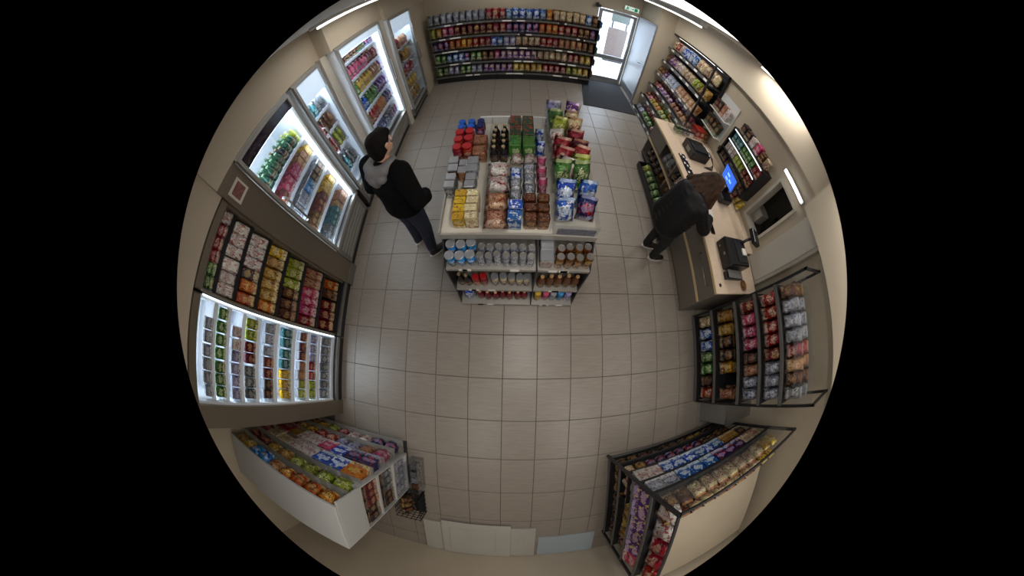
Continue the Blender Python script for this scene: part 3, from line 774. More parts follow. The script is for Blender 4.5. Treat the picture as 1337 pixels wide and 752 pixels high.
# ================================================================ COUNTER
ct = thing('till_counter', 'grey fronted till counter with pale wood laminate top', 'counter', (2.5, 1.9, 0))
CT = .84
CTY0, CTY1, CTX0, CTX1 = .56, 3.22, 2.08, 2.84
tp = bx('counter_top', CTX0 - .05, CTX1, CTY0 - .02, CTY1, CT - .035, CT, LAM, ct, .004)
bx('counter_top_wing', CTX1, 2.995, 1.06, CTY1, CT - .035, CT, LAM, ct)
bx('top_edging', CTX0 - .058, CTX0 - .05, CTY0 - .02, CTY1, CT - .035, CT - .002, WOODE, tp)
bx('carcass', 2.32, CTX1, CTY0, CTY1, 0.0, CT - .035, CFRONT, ct)
bx('end_panel', CTX0, CTX1, CTY0 - .012, CTY0, 0.0, CT - .035, CFRONT, ct)
fp = bx('front_panel', CTX0, CTX0 + .02, CTY0, 1.45, 0.05, CT - .035, CFRONT, ct)
bx('trim_rail', CTX0 - .018, CTX0, CTY0, 3.2, .42, .45, WOODE, ct)
bx('kick_plate', CTX0 + .03, CTX0 + .05, CTY0, CTY1, 0, .05, BLACK, ct)
obj('handle', mtube([(CTX0, .68, .66), (CTX0 - .035, .68, .66), (CTX0 - .035, 1.06, .66), (CTX0, 1.06, .66)], .008), STEEL, fp, -Vector(fp.location) - Vector(ct.location))
for yy in (1.45, 2.3, 3.2): bx('shelf_divider', CTX0, 2.32, yy - .012, yy + .012, 0.05, CT - .035, CFRONT, ct)
for z in (.10, .46): bx('shelf', CTX0, 2.32, 1.46, 3.19, z - .015, z, CFRONT, ct)
bx('upper_fascia', CTX0, CTX0 + .012, 2.72, 3.19, .47, CT - .035, CFRONT, ct)
UCT = Unit('till counter', 'the side door')
row(UCT, 'upper shelf', (2.15, 2.68, .46), (2.15, 1.50, .46), [('grey', 2, 'bottle'), ('black', 2, 'bottle'), ('white', 2, 'bag'), ('maroon', 2, 'bag'), ('lilac', 2, 'bag')], 'bag', .22, .11, R(-90), .2, .9)
row(UCT, 'lower shelf', (2.16, 3.15, .10), (2.16, 1.50, .10), [('black', 4, 'bottle'), ('brown', 4, 'bag'), ('grey', 4, 'bag')], 'bag', .22, .11, R(-90), .3, .9)
gt = thing('floor_tray', 'long low black tray of green packs standing before the counter', 'tray', (1.98, 2.15, 0))
bx('tray_base', 1.90, 2.06, 1.50, 2.84, 0.03, .05, BLACK, gt)
for a in ((1.89, 1.90), (2.06, 2.065)): bx('tray_side', a[0], a[1], 1.50, 2.84, 0.03, .14 if a[0] < 2 else .20, DARK, gt)
for a in (1.49, 2.84): bx('tray_end', 1.89, 2.065, a, a + .01, 0.03, .14, DARK, gt)
for a in (1.55, 2.78): bx('foot', 1.94, 2.02, a, a + .04, 0.0, .03, RUBBER, gt)
row(Unit('floor tray before the counter', 'the side door'), 'tray', (1.96, 2.80, .055), (1.96, 1.54, .055), [('lime', 1), ('green', 6), ('white', 3)], 'bag', .15, .09, R(-90), .75, .95)

# things on the counter
t = thing('receipt_printer', 'boxy black receipt printer with cables near the keyboard', 'printer', (2.5, 2.55, CT))
bx('printer_body', 2.30, 2.62, 2.38, 2.70, CT, CT + .16, PLAST, t, .012)
bx('paper_cover', 2.33, 2.60, 2.42, 2.58, CT + .16, CT + .185, DARK, t, .008)
bx('front_label', 2.296, 2.30, 2.48, 2.58, CT + .05, CT + .12, plain('label_grey', (120, 120, 118), .5), t)
for k in range(3): obj('cable', mtube([(.12, -.05 + .06 * k, .10), (.22, -.1 + .05 * k, .12), (.26, -.16, .04), (.20, -.26 + .03 * k, .01), (.05, -.24, .008)], .006, 6), PLAST, t)
t = thing('keyboard', 'narrow dark keypad lying along the counter edge', 'keyboard', (2.18, 2.26, CT))
kb = bx('key_base', 2.12, 2.22, 2.06, 2.44, CT, CT + .018, PLAST, t, .004)
for a in range(3):
    for b in range(9): bx('key', 2.128 + a * .03, 2.152 + a * .03, 2.075 + b * .04, 2.105 + b * .04, CT + .018, CT + .026, DARK if (a + b) % 4 else TAG, kb)
t = thing('till_screen', 'touch screen till with glowing blue display', 'monitor', (2.62, 1.86, CT))
bx('screen_base', 2.52, 2.74, 1.70, 1.94, CT, CT + .12, PLAST, t, .02)
obj('stand_neck', mtube([(.04, 0, .1), (.05, .02, .25), (.02, .02, .34)], [.035, .03, .03], 8), PLAST, t)
scr = obj('screen_housing', mbox(.04, .32, .26, .01), PLAST, t, (-.04, .02, .35), (0, R(-16), 0))
SCM = None
m, n, l, b = nmat('screen_blue')
tcx = n.new('ShaderNodeTexCoord'); brk = n.new('ShaderNodeTexBrick')
brk.inputs['Color1'].default_value = (0.01, 0.06, 0.42, 1); brk.inputs['Color2'].default_value = (0.015, 0.085, 0.5, 1); brk.inputs['Mortar'].default_value = (.02, .12, .62, 1)
brk.inputs['Scale'].default_value = 4
l.new(tcx.outputs['Generated'], brk.inputs['Vector']); l.new(brk.outputs[0], b.inputs['Emission Color']); b.inputs['Emission Strength'].default_value = 1.6; b.inputs['Base Color'].default_value = (.01, .01, .02, 1); b.inputs['Roughness'].default_value = .15
obj('display', mbox(.004, .285, .225), m, scr, (-.022, 0, 0))
DW = plain('display_window', (90, 150, 220), .3, emit=(.20, .5, .9, 1.2))
for yy, zz in ((.03, .03), (-.04, -.02), (.04, -.05)): obj('display_window', mbox(.003, .06, .035), DW, scr, (-.0255, yy, zz))
t = thing('cash_till', 'black cash register box with rear customer display on the near counter end', 'till', (2.4, .97, CT))
bx('till_body', 2.20, 2.58, .80, 1.13, CT, CT + .17, PLAST, t, .012)
bx('till_panel', 2.36, 2.56, .84, 1.09, CT + .17, CT + .178, DARK, t)
bx('paper_slip', 2.46, 2.53, .92, 1.0, CT + .178, CT + .20, TAG, t, .004)
bx('lock', 2.192, 2.20, .94, .97, CT + .09, CT + .12, STEEL, t)
bx('lock', 2.192, 2.20, 1.05, 1.07, CT + .05, CT + .07, STEEL, t)
obj('display_arm', mtube([(.10, .10, .17), (.16, .12, .24), (.25, .14, .26)], .018), PLAST, t)
obj('customer_display', mbox(.14, .20, .07, .01), PLAST, t, (.33, .16, .27), (0, R(12), R(-12)))
t = thing('card_stand', 'slanted grey leaflet box beside the cash register', 'box', (2.35, .74, CT))
bx('box_body', 2.20, 2.50, .69, .775, CT, CT + .06, DARK, t, .006)
obj('box_lid', mbox(.30, .085, .01), plain('leaflet_grey', (110, 108, 108), .4), t, (0, -.005, .075), (0, R(6), 0))
t = thing('snack_dish', 'small brown dish of change at the counter end', 'dish', (2.56, .64, CT))
obj('dish', mlathe(((.05, 0), (.065, .012), (.06, .014), (.04, .005)), 14), solid('bronze', .4), t)
for k in range(4): obj('coin', mlathe(((.012, 0), (.012, .003)), 10), solid('gold', .3, .7), t, (.02 * math.cos(k * 1.7), .02 * math.sin(k * 1.7), .008 + .003 * k))
t = tag(obj('cable_grommet', mlathe(((.02, 0), (.02, .004), (.012, .004), (.012, .001)), 12), PLAST, None, (2.11, .63, CT)), 'small round black cable hole cover on the counter corner', 'grommet')
t = thing('glass_case', 'small clear countertop case with dark packs at the far counter end', 'case', (2.42, 3.03, CT))
for a in ((2.24, 2.246, 2.90, 3.16), (2.594, 2.60, 2.90, 3.16)): bx('case_wall', a[0], a[1], a[2], a[3], CT, CT + .16, ACRYL, t)
for a in (2.90, 3.154): bx('case_wall', 2.246, 2.594, a, a + .006, CT, CT + .16, ACRYL, t)
bx('case_rim', 2.24, 2.60, 2.894, 2.90, CT + .13, CT + .16, DARK, t); bx('case_rim', 2.234, 2.24, 2.90, 3.16, CT + .13, CT + .16, DARK, t)
row(Unit('glass case on the counter', 'the till'), 'case', (2.28, 3.0, CT), (2.57, 3.0, CT), [('green', 2), ('grey', 2)], 'pack', .10, .10, 0, .1, .9)
row(Unit('counter behind the glass case', 'the aisle'), 'rear', (2.66, 3.05, CT), (2.94, 3.05, CT), [('red', 2), ('brown', 1)], 'box', .2, .16, 0, 0, .92)
tag(bx('paper_sheet', 2.62, 2.90, 2.62, 2.86, CT, CT + .004, TAG), 'white sheet lying on the counter behind the printer', 'paper')
row(Unit('counter below the lit cabinet', 'the hatch'), 'counter back', (2.90, 1.66, CT), (2.90, 2.02, CT), [('yellow', 1), ('gold', 1), ('red', 2)], 'bag', .19, .09, R(-90), .2, .95)

# wall cabinet behind the counter
wc = thing('pack_cabinet', 'dark lit wall cabinet of small packs behind the till screen', 'cabinet', (2.9, 2.12, 1.05))
bx('back_panel', 2.975, 2.998, 1.72, 2.54, 1.05, 1.64, BLACK, wc)
for a in (1.72, 2.52): bx('side_panel', 2.80, 2.975, a, a + .02, 1.05, 1.64, BLACK, wc)
for z in (1.05, 1.22, 1.42, 1.62): 
    s = bx('shelf', 2.80, 2.975, 1.74, 2.52, z, z + .015, BLACK, wc)
    if z > 1.3: bx('led_strip', 2.795, 2.80, 1.78, 2.50, z - .012, z + .003, glow('cabinet_led', (.9, .95, 1), 2.0), s)
UW = Unit('lit wall cabinet', 'the hatch')
row(UW, 'lower shelf', (2.86, 1.76, 1.065), (2.86, 2.50, 1.065), [('black', 4), ('grey', 2), ('black', 3)], 'box', .12, .06, R(-90), 0, .9)
row(UW, 'middle shelf', (2.86, 1.76, 1.235), (2.86, 2.50, 1.235), [('maroon', 3), ('lime', 3), ('white', 3)], 'box', .14, .06, R(-90), 0, .9)
row(UW, 'upper shelf', (2.86, 1.76, 1.435), (2.86, 2.50, 1.435), [('red', 2), ('green', 4), ('teal', 3)], 'box', .14, .06, R(-90), 0, .9)
row(UW, 'cabinet top', (2.9, 1.76, 1.636), (2.9, 2.50, 1.636), [('cream', 1, 'pack'), ('brown', 1, 'pack'), ('pink', 1, 'box'), ('white', 1, 'box'), ('black', 2, 'box')], 'box', .16, .10, R(-90), 0, .85)
wk = thing('box_rack', 'white wall rack with dark boxes between cabinet and tiered shelving', 'rack', (2.95, 3.0, 1.2))
bx('back_panel', 2.98, 2.998, 2.78, 3.24, 1.10, 1.85, WHITE, wk)
for z in (1.12, 1.48): bx('shelf', 2.84, 2.98, 2.78, 3.24, z, z + .012, WHITE, wk)
UR = Unit('white wall rack', 'the cabinet')
row(UR, 'lower shelf', (2.9, 2.80, 1.132), (2.9, 3.22, 1.132), [('dark green', 1), ('black', 2), ('dark green', 1)], 'box', .24, .07, R(-90), .1, .9)
row(UR, 'upper shelf', (2.9, 2.80, 1.492), (2.9, 3.22, 1.492), [('white', 1), ('tan', 1), ('black', 2)], 'box', .22, .07, R(-90), .1, .9)
tag(bx('power_socket', 2.985, 3.0, 2.66, 2.74, 1.0, 1.08, PLAST, None, .004), 'small black wall socket above the counter', 'socket')
# hatch
h = thing('window_1', 'open hatch in the wall behind the counter with dark store room', 'hatch', (3.0, 1.41, .95)); h['kind'] = 'structure'
for a in ((1.19, 1.225, .92, 1.79), (1.595, 1.63, .92, 1.79)): bx('window_frame', 2.975, 3.12, a[0], a[1], a[2], a[3], PIERM, h)
for a in ((.92, .955), (1.755, 1.79)): bx('window_frame', 2.975, 3.12, 1.225, 1.595, a[0], a[1], PIERM, h)
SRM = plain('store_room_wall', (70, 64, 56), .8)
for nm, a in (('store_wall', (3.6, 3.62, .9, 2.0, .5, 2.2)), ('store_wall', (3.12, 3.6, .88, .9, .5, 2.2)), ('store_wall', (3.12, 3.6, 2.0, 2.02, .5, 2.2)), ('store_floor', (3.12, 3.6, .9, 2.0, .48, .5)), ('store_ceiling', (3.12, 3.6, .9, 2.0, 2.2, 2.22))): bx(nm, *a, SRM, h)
tag(obj('rucksack', mbag(.30, .22, .40), plain('black_cloth', (18, 18, 20), .8), None, (3.35, 1.28, .90), (0, 0, R(-90))), 'black rucksack inside the dark hatch', 'bag')
bx('store_shelf', 3.14, 3.58, .91, 1.99, .86, .90, SRM, h)
tag(bx('storage_carton', 3.2, 3.4, 1.52, 1.72, .901, 1.12, OFFW, None, .005), 'pale carton standing inside the hatch', 'carton')
t = thing('strip_light', 'short white strip light on the wall above the hatch', 'lamp', (2.97, 1.42, 1.95))
bx('light_housing', 2.955, 3.0, 1.20, 1.66, 1.90, 1.96, WHITE, t, .004)
bx('light_tube', 2.935, 2.955, 1.22, 1.64, 1.91, 1.95, glow('strip_white', (.95, .97, 1), 7), t)

# ================================================================ RIGHT RACK OF PACKS
rk = thing('snack_rack', 'black metal rack of foil snack packs beside the till counter', 'rack', (2.55, -.08, 0))
RZ = [.06, .44, .85, 1.17, 1.47]
RXF = [2.30, 2.30, 2.31, 2.32, 2.33]
RY0, RY1 = -.65, .46
bx('back_panel', 2.82, 2.84, RY0, RY1, 0, 1.50, DARK, rk)
for y in (RY0, RY1): 
    for x in (2.33, 2.80): bx('upright', x, x + .025, y - .012, y + .012, 0.0, 1.92, BLACK, rk)
    bx('side_rail', 2.33, 2.82, y - .01, y + .01, 1.88, 1.91, BLACK, rk)
for z, x in zip(RZ, RXF):
    s = bx('shelf', x, 2.82, RY0 + .01, RY1 - .01, z - .02, z, BLACK, rk)
    bx('price_rail', x - .012, x, RY0 + .01, RY1 - .01, z - .025, z + .015, RAIL, s)
bx('glass_screen', 2.33, 2.336, RY0 + .01, RY1 - .01, 1.62, 1.88, ACRYL, rk)
URK = Unit('black snack rack', 'the till counter')
rspec = [[('cream', 1), ('blue', 2), ('green', 2), ('black', 1), ('red', 1)], [('gold', 2), ('black', 2), ('yellow', 1), (None, 1), ('tan', 1)], [('maroon', 1), ('pink', 3), ('black', 1), ('tan', 1), ('silver', 2)], [('red', 4), ('maroon', 1), ('silver', 3)], [('brown', 1), ('silver', 3), ('red', 1), ('tan', 1), ('brown', 1), ('grey', 1)]]
for k in range(5):
    row(URK, nth(4 - k), (RXF[k] + .08, RY1 - .03, RZ[k]), (RXF[k] + .08, RY0 + .03, RZ[k]), rspec[k], 'bag', .24 if k < 4 else .22, .09, R(-90), .35, .97)
    row(URK, nth(4 - k) + ', rear row', (RXF[k] + .22, RY1 - .03, RZ[k]), (RXF[k] + .22, RY0 + .03, RZ[k]), rspec[k], 'bag', .26 if k < 4 else .24, .09, R(-90), .3, .97)
t = thing('metal_pedestal', 'plain grey metal pedestal between snack rack and chocolate stand', 'cabinet', (2.7, -.83, 0))
bx('pedestal_body', 2.46, 2.98, -.95, -.70, 0.0, .55, plain('pedestal_grey', (120, 118, 114), .45), t, .006)
bx('pedestal_top', 2.45, 2.99, -.96, -.69, .55, .57, STEEL, t)

# ================================================================ CHOCOLATE STAND (rear right)
GC = Vector((1.09, -1.14, 0)); GA = R(4.5)
def gx(x, y, z): return GC + Matrix.Rotation(GA, 3, 'Z') @ Vector((x, y, z))
g = thing('chocolate_stand', 'black corner stand of chocolate trays by the rear wall', 'stand', GC)
def gb(name, x0, x1, y0, y1, z0, z1, mat, par=None, bev=0):
    return bx(name, GC.x + x0, GC.x + x1, GC.y + y0, GC.y + y1, z0, z1, mat, par or g, bev)
gb('core', .40, 1.66, -1.22, -.42, 0.0, 1.06, DARK)
gb('core_top', .38, 1.66, -1.58, -.42, 1.06, 1.09, WALL)
gb('plinth', .03, 1.66, -1.24, -.03, 0.0, .05, BLACK)
for x, y in ((0, 0), (0, -1.25), (1.66, 0)): gb('post', x - .012, x + .016, y - .016, y + .012, 0.0, 1.55, DARK)
gb('top_rail', 0, 1.66, -.012, .012, 1.53, 1.55, DARK); gb('top_rail', -.012, .012, -1.25, 0, 1.53, 1.55, DARK)
GZ = [.07, .30, .57, .84, 1.10]
for i, z in enumerate(GZ):
    s = gb('tray', .02, 1.65, -.42, -.01, z - .015, z, BLACK)
    gb('tray_front', .02, 1.65, -.01, .0, z - .02, z + .02, DARK if i else RAIL, s)
GE = [.07, .40, .74, 1.12]
for z in GE:
    s = gb('end_tray', .0, .36, -1.24, -.44, z - .015, z, BLACK)
    gb('tray_front', -.01, .0, -1.24, -.02, z - .02, z + .02, RAIL, s)
gb('glass_front', .02, 1.65, .012, .018, 1.16, 1.42, ACRYL)
UG = Unit('chocolate stand', 'its corner post', {'bag': ('chocolate_bag', 'chocolate bag', 'bag')})
gspec = [[('brown', 2), ('black', 5), ('gold', 2), ('black', 2)], [('cream', 1), ('gold', 1), ('navy', 6), ('black', 2), ('brown', 2)], [('white', 2), ('blue', 6), ('gold', 2), ('black', 1)], [('silver', 2), ('blue', 3), ('navy', 3), ('cream', 2)], [('brown', 2), ('cream', 7), ('yellow', 2)]]
for k in range(5):
    for bk in range(2):
        row(UG, 'long side, ' + nth(4 - k).replace('shelf', 'tray') + (', rear row' if bk else ''), gx(.05, -.065 - .15 * bk, GZ[k]), gx(1.62, -.065 - .15 * bk, GZ[k]), gspec[k] if not bk else gspec[k][:], 'box' if k in (2, 3) else 'bar', .19 if k < 4 else .23, .09, PI + GA, .25, .97)
gend = [[('gold', 3), ('black', 5)], [('red', 2), ('gold', 4), ('maroon', 1)], [('purple', 5), ('pink', 1)], [('white', 2), ('red', 3)]]
for k in range(4):
    row(UG, 'end, ' + nth(3 - k).replace('shelf', 'tray'), gx(.09, -.06, GE[k]), gx(.09, -1.2, GE[k]), gend[k], 'box' if k == 2 else 'bag', (.26, .27, .29, .28)[k], .12, R(-90) + GA, .2, .98)
g.rotation_euler = (0, 0, GA)

# ================================================================ SWEET STAND (rear left)
s_ = thing('sweet_stand', 'white sweet stand with clear tiered trays in the rear left corner', 'stand', (-1.9, -1.35, 0))
SX0, SX1 = -2.74, -1.15
bx('body', SX0, SX1 - .10, -1.62, -1.34, 0.0, 1.50, WHITES, s_)
bx('top_board', SX0, SX1, -1.64, -1.17, 1.50, 1.53, WHITES, s_, .004)
bx('end_panel', SX1 - .02, SX1, -1.64, -1.14, 1.16, 1.50, WHITES, s_, .003)
bx('plinth', SX0, SX1 - .03, -1.6, -1.02, 0, .08, DARK, s_)
SZ = [.12, .36, .60, .84, 1.08, 1.30]
SYF = [-.98, -1.01, -1.04, -1.07, -1.10, -1.13]
for k in range(6):
    sh = bx('tray', SX0, SX1 - .03, -1.34, SYF[k], SZ[k] - .012, SZ[k], GRE, s_)
    bx('tray_front', SX0, SX1 - .03, SYF[k], SYF[k] + .006, SZ[k] - .012, SZ[k] + .07, ACRYL, sh)
    bx('tray_end', SX1 - .03, SX1 - .024, -1.34, SYF[k], SZ[k] - .012, SZ[k] + .13, ACRYL, sh)
USW = Unit('sweet stand', 'the cubby end', {'bag': ('sweet_bag', 'sweet bag', 'bag')})
sspec = [[('navy', 2), ('white', 2), ('red', 1), ('lime', 1), ('gold', 2), ('brown', 1)], [('pink', 1), ('tan', 1), ('lilac', 2), ('red', 2), ('yellow', 2), ('maroon', 1)], [('navy', 2), ('blue', 1), ('pink', 1), ('white', 2), ('gold', 1), ('red', 2)], [('orange', 1), ('blue', 2), ('white', 2), ('cream', 2), ('red', 1)], [('lime', 4), ('gold', 2), ('maroon', 2)], [('orange', 4), ('tan', 1), ('sky blue', 2), ('yellow', 2)]]
for k in range(6):
    row(USW, nth(5 - k).replace('shelf', 'tray'), (SX1 - .05, SYF[k] - .075, SZ[k]), (SX0 + .03, SYF[k] - .075, SZ[k]), sspec[k], 'box' if k in (2, 3) else 'bag', .215, .135, PI, .12, 1.03)
    if k < 2: row(USW, nth(5 - k).replace('shelf', 'tray') + ', rear row', (SX1 - .05, SYF[k] - .19, SZ[k]), (SX0 + .03, SYF[k] - .19, SZ[k]), sspec[k], 'bag', .18, .08, PI, .3, .97)
cu = bx('cubby_unit_back', SX1 - .10, SX1 - .085, -1.63, -1.14, .10, 1.16, WHITES, s_)
bx('cubby_side', SX1 - .085, SX1 + .0, -1.63, -1.615, .10, 1.16, WHITES, s_); bx('cubby_side', SX1 - .085, SX1 + .0, -1.155, -1.14, .10, 1.16, WHITES, s_)
for z in (.10, .45, .80, 1.13): bx('cubby_shelf', SX1 - .085, SX1 + .0, -1.615, -1.155, z, z + .03, WHITES, s_)
UCB = Unit('cubby end of the sweet stand', 'the aisle')
for k, (z, cc) in enumerate(((.13, ('silver', 'silver')), (.48, ('grey', 'black')), (.83, ('maroon', 'black')))):
    row(UCB, ('bottom', 'middle', 'top')[k] + ' cubby', (SX1 - .045, -1.17, z), (SX1 - .045, -1.60, z), [(cc[0], 3), (cc[1], 2)], 'box', .22, .055, R(90), 0, .88)
    row(UCB, ('bottom', 'middle', 'top')[k] + ' cubby, stacked above', (SX1 - .045, -1.17, z + .225), (SX1 - .045, -1.60, z + .225), [(cc[1], 3)], 'box', .06, .055, R(90), 0, .88)
t = thing('clear_floor_bin', 'clear plastic bin of packs on the floor below the cubbies', 'bin', (-1.05, -1.42, 0))
for a in ((-1.12, -1.114), (-.986, -.98)): bx('bin_wall', a[0], a[1], -1.62, -1.2, 0, .24, ACRYL, t)
for a in (-1.62, -1.206): bx('bin_wall', -1.114, -.986, a, a + .006, 0, .24, ACRYL, t)
bx('bin_floor', -1.114, -.986, -1.614, -1.206, 0, .006, ACRYL, t)
row(Unit('clear floor bin', 'the aisle'), 'bin', (-1.05, -1.23, .008), (-1.05, -1.6, .008), [('grey', 2), ('silver', 1), ('brown', 1)], 'pack', .2, .08, R(90), 0, .9)
t = thing('wire_basket', 'black wire basket with dark packs on the floor behind the sweet stand', 'basket', (-1.15, -1.86, 0))
bars = []
for k in range(5):
    z = .04 + k * .055
    bars += [(0, -.17, z, .30, .006, .006), (0, .17, z, .30, .006, .006), (-.15, 0, z, .006, .34, .006), (.15, 0, z, .006, .34, .006)]
for k in range(6):
    bars += [(-.15 + .06 * k, -.17, .14, .006, .006, .28), (-.15 + .06 * k, .17, .14, .006, .006, .28), (-.15, -.17 + .068 * k, .14, .006, .006, .28), (.15, -.17 + .068 * k, .14, .006, .006, .28)]
obj('wire_cage', mbars(None, bars), BLACK, t)
bx('basket_floor', -1.30, -1.0, -2.03, -1.69, .02, .03, BLACK, t)
row(Unit('black wire basket', 'the aisle'), 'basket', (-1.15, -1.72, .032), (-1.15, -2.0, .032), [('brown', 2), ('black', 1)], 'bag', .24, .12, R(90), .3, .95)
t = thing('wire_foot_stand', 'small black wire foot on the floor under the sweet stand', 'stand', (-1.4, -1.82, 0))
obj('wire_leg', mtube([(-.1, .1, .005), (-.08, .05, .2), (.05, .0, .2), (.1, -.1, .005)], .008, 6), BLACK, t)
obj('wire_leg', mtube([(-.1, -.1, .005), (-.08, -.05, .2), (.05, .02, .2), (.12, .06, .005)], .008, 6), BLACK, t)
# white boards and pale mat by the rear wall
CARD = plain('white_board', (164, 160, 152), .5, var=.03, scale=3)
t = thing('white_panel_board', 'large white panelled board lying on the floor by the rear wall', 'board', (-.37, -2.45, 0))
bx('lower_board', -1.06, .32, -2.74, -2.17, 0, .03, CARD, t, .004)
u = bx('upper_board', -.82, .02, -2.74, -2.11, .03, .055, CARD, t, .004)
bx('raised_panel', -.72, -.16, -2.66, -2.22, .055, .062, CARD, u, .003)
bx('fold_strip', .10, .20, -2.74, -2.17, .03, .036, CARD, t)
bx('edge_strip', -1.0, -.88, -2.74, -2.17, .03, .036, CARD, t)
tag(bx('floor_sheet', .36, 1.08, -2.74, -2.36, 0, .012, plain('pale_blue_sheet', (150, 160, 166), .5), None), 'pale blue grey sheet on the floor beside the white board', 'sheet')
t = thing('loose_cable', 'small dark tangle of cable on the floor near the basket', 'cable', (-1.0, -2.3, 0))
obj('cable_loop', mtube([(.06 * math.cos(a * .7) * (1 + .1 * (a % 3)), .05 * math.sin(a * .7), .008 + .004 * (a % 4)) for a in range(20)], .006, 6), PLAST, t)
# wall sign
t = thing('framed_notice', 'small framed notice on the wall above the partition', 'notice', (-2.09, .92, 2.1))
bx('notice_frame', -2.10, -2.085, .84, 1.0, 2.0, 2.18, OFFW, t, .003)
bx('notice_print', -2.085, -2.083, .86, .98, 2.03, 2.15, plain('notice_print', (120, 76, 70), .6, var=.3, scale=30), t)

# ================================================================ PEOPLE
def capsule(bm, p0, r0, p1, r1, n=14, m=5):
    p0, p1 = Vector(p0), Vector(p1)
    ax = (p1 - p0)
    L = ax.length
    t = ax.normalized() if L > 1e-6 else Vector((0, 0, 1))
    a = t.orthogonal().normalized(); b = t.cross(a)
    rings = []
    for k in range(m):
        an = -PI / 2 + (PI / 2) * (k + .35) / m
        rings.append((p0 + t * (r0 * math.sin(an)), r0 * math.cos(an)))
    rings.append((p0, r0)); rings.append((p1, r1))
    for k in range(m):
        an = (PI / 2) * (k + .65) / m
        rings.append((p1 + t * (r1 * math.sin(an)), r1 * math.cos(an)))
    V = [[bm.verts.new(c + (a * math.cos(2 * PI * i / n) + b * math.sin(2 * PI * i / n)) * r) for i in range(n)] for c, r in rings]
    for A, B in zip(V, V[1:]):
        for i in range(n): bm.faces.new((A[i], A[(i + 1) % n], B[(i + 1) % n], B[i]))
    bm.faces.new(V[0][::-1]); bm.faces.new(V[-1])
def ellip(bm, c, r, rot=(0, 0, 0)):
    M = Matrix.Translation(Vector(c)) @ (Matrix.Rotation(rot[2], 4, 'Z') @ Matrix.Rotation(rot[1], 4, 'Y') @ Matrix.Rotation(rot[0], 4, 'X')) @ Matrix.Diagonal((r[0], r[1], r[2], 1))
    bmesh.ops.create_uvsphere(bm, u_segments=18, v_segments=12, radius=1.0, matrix=M)
def organic(name, prims, mat, parent, voxel=.011, smooth=4, fac=.5):
    bm = bmesh.new()
    for p in prims:
        if p[0] == 'c': capsule(bm, *p[1:])
        else: ellip(bm, *p[1:])
    me = bpy.data.meshes.new('tmp'); bmesh.ops.recalc_face_normals(bm, faces=bm.faces); bm.to_mesh(me); bm.free()
    tmp = bpy.data.objects.new('tmp', me); COL.objects.link(tmp)
    r = tmp.modifiers.new('r', 'REMESH'); r.mode = 'VOXEL'; r.voxel_size = voxel; r.use_smooth_shade = True
    if smooth:
        sm = tmp.modifiers.new('s', 'SMOOTH'); sm.iterations = smooth; sm.factor = fac
    dg = bpy.context.evaluated_depsgraph_get()
    out = bpy.data.meshes.new_from_object(tmp.evaluated_get(dg))
    bpy.data.objects.remove(tmp)
    for p in out.polygons: p.use_smooth = True
    out.materials.clear(); out.materials.append(None)
    return obj(name, out, mat, parent)
def hand(wrist, fwd, up, thumb_side, curl=.5, s=1.0):
    """palm and five fingers of unequal length; fwd = finger direction, up = back of the hand, thumb_side = sign along fwd x up"""
    w = Vector(wrist); f = Vector(fwd).normalized(); u = Vector(up); u = (u - f * u.dot(f)).normalized(); sd = f.cross(u) * thumb_side
    pr = []
    k = w + f * .085 * s
    for j, (o, ln) in enumerate(((.030, .070), (.010, .078), (-.010, .072), (-.029, .056))):
        base = k + sd * o * s
        pr.append(('c', w + sd * o * .6 * s, .014 * s, base, .0115 * s))
        mid = base + (f * math.cos(curl) - u * math.sin(curl)) * ln * .55 * s
        tip = mid + (f * math.cos(2.1 * curl) - u * math.sin(2.1 * curl)) * ln * .5 * s
        pr.append(('c', base, .0095 * s, mid, .0088 * s)); pr.append(('c', mid, .0088 * s, tip, .0078 * s))
    tb = w + f * .03 * s + sd * .03 * s
    tm = tb + (f * .6 + sd * .75 - u * .2).normalized() * .04 * s
    pr.append(('c', tb, .013 * s, tm, .0105 * s)); pr.append(('c', tm, .0105 * s, tm + (f * .9 + sd * .25 - u * .3).normalized() * .032 * s, .009 * s))
    return pr
SKIN = plain('skin', (196, 150, 126), .5, var=.04, scale=8)
def face(c, fwd, up, r=.1):
    """nose, brow, lips, chin and ears for a head centred at c"""
    c = Vector(c); f = Vector(fwd).normalized(); u = Vector(up); u = (u - f * u.dot(f)).normalized(); sd = f.cross(u)
    k = r / .1
    pr = [('e', c, (.078 * k, .098 * k, .118 * k)) if False else ('c', c + u * .03 * k - f * .012 * k, .088 * k, c - u * .045 * k + f * .012 * k, .066 * k)]
    pr += [('c', c - u * .06 * k + f * .045 * k, .040 * k, c - u * .085 * k + f * .062 * k, .026 * k)]
    pr += [('c', c + u * .012 * k + f * .082 * k, .010 * k, c - u * .03 * k + f * .105 * k, .015 * k)]
    pr += [('c', c - u * .062 * k + f * .088 * k - sd * .018 * k, .009 * k, c - u * .062 * k + f * .088 * k + sd * .018 * k, .009 * k)]
    for s in (-1, 1):
        pr.append(('c', c + u * .03 * k + f * .078 * k + sd * s * .018 * k, .013 * k, c + u * .028 * k + f * .066 * k + sd * s * .045 * k, .013 * k))
        pr.append(('c', c + u * .018 * k + sd * s * .082 * k - f * .004 * k, .018 * k, c - u * .022 * k + sd * s * .078 * k + f * .002 * k, .012 * k))
    return pr
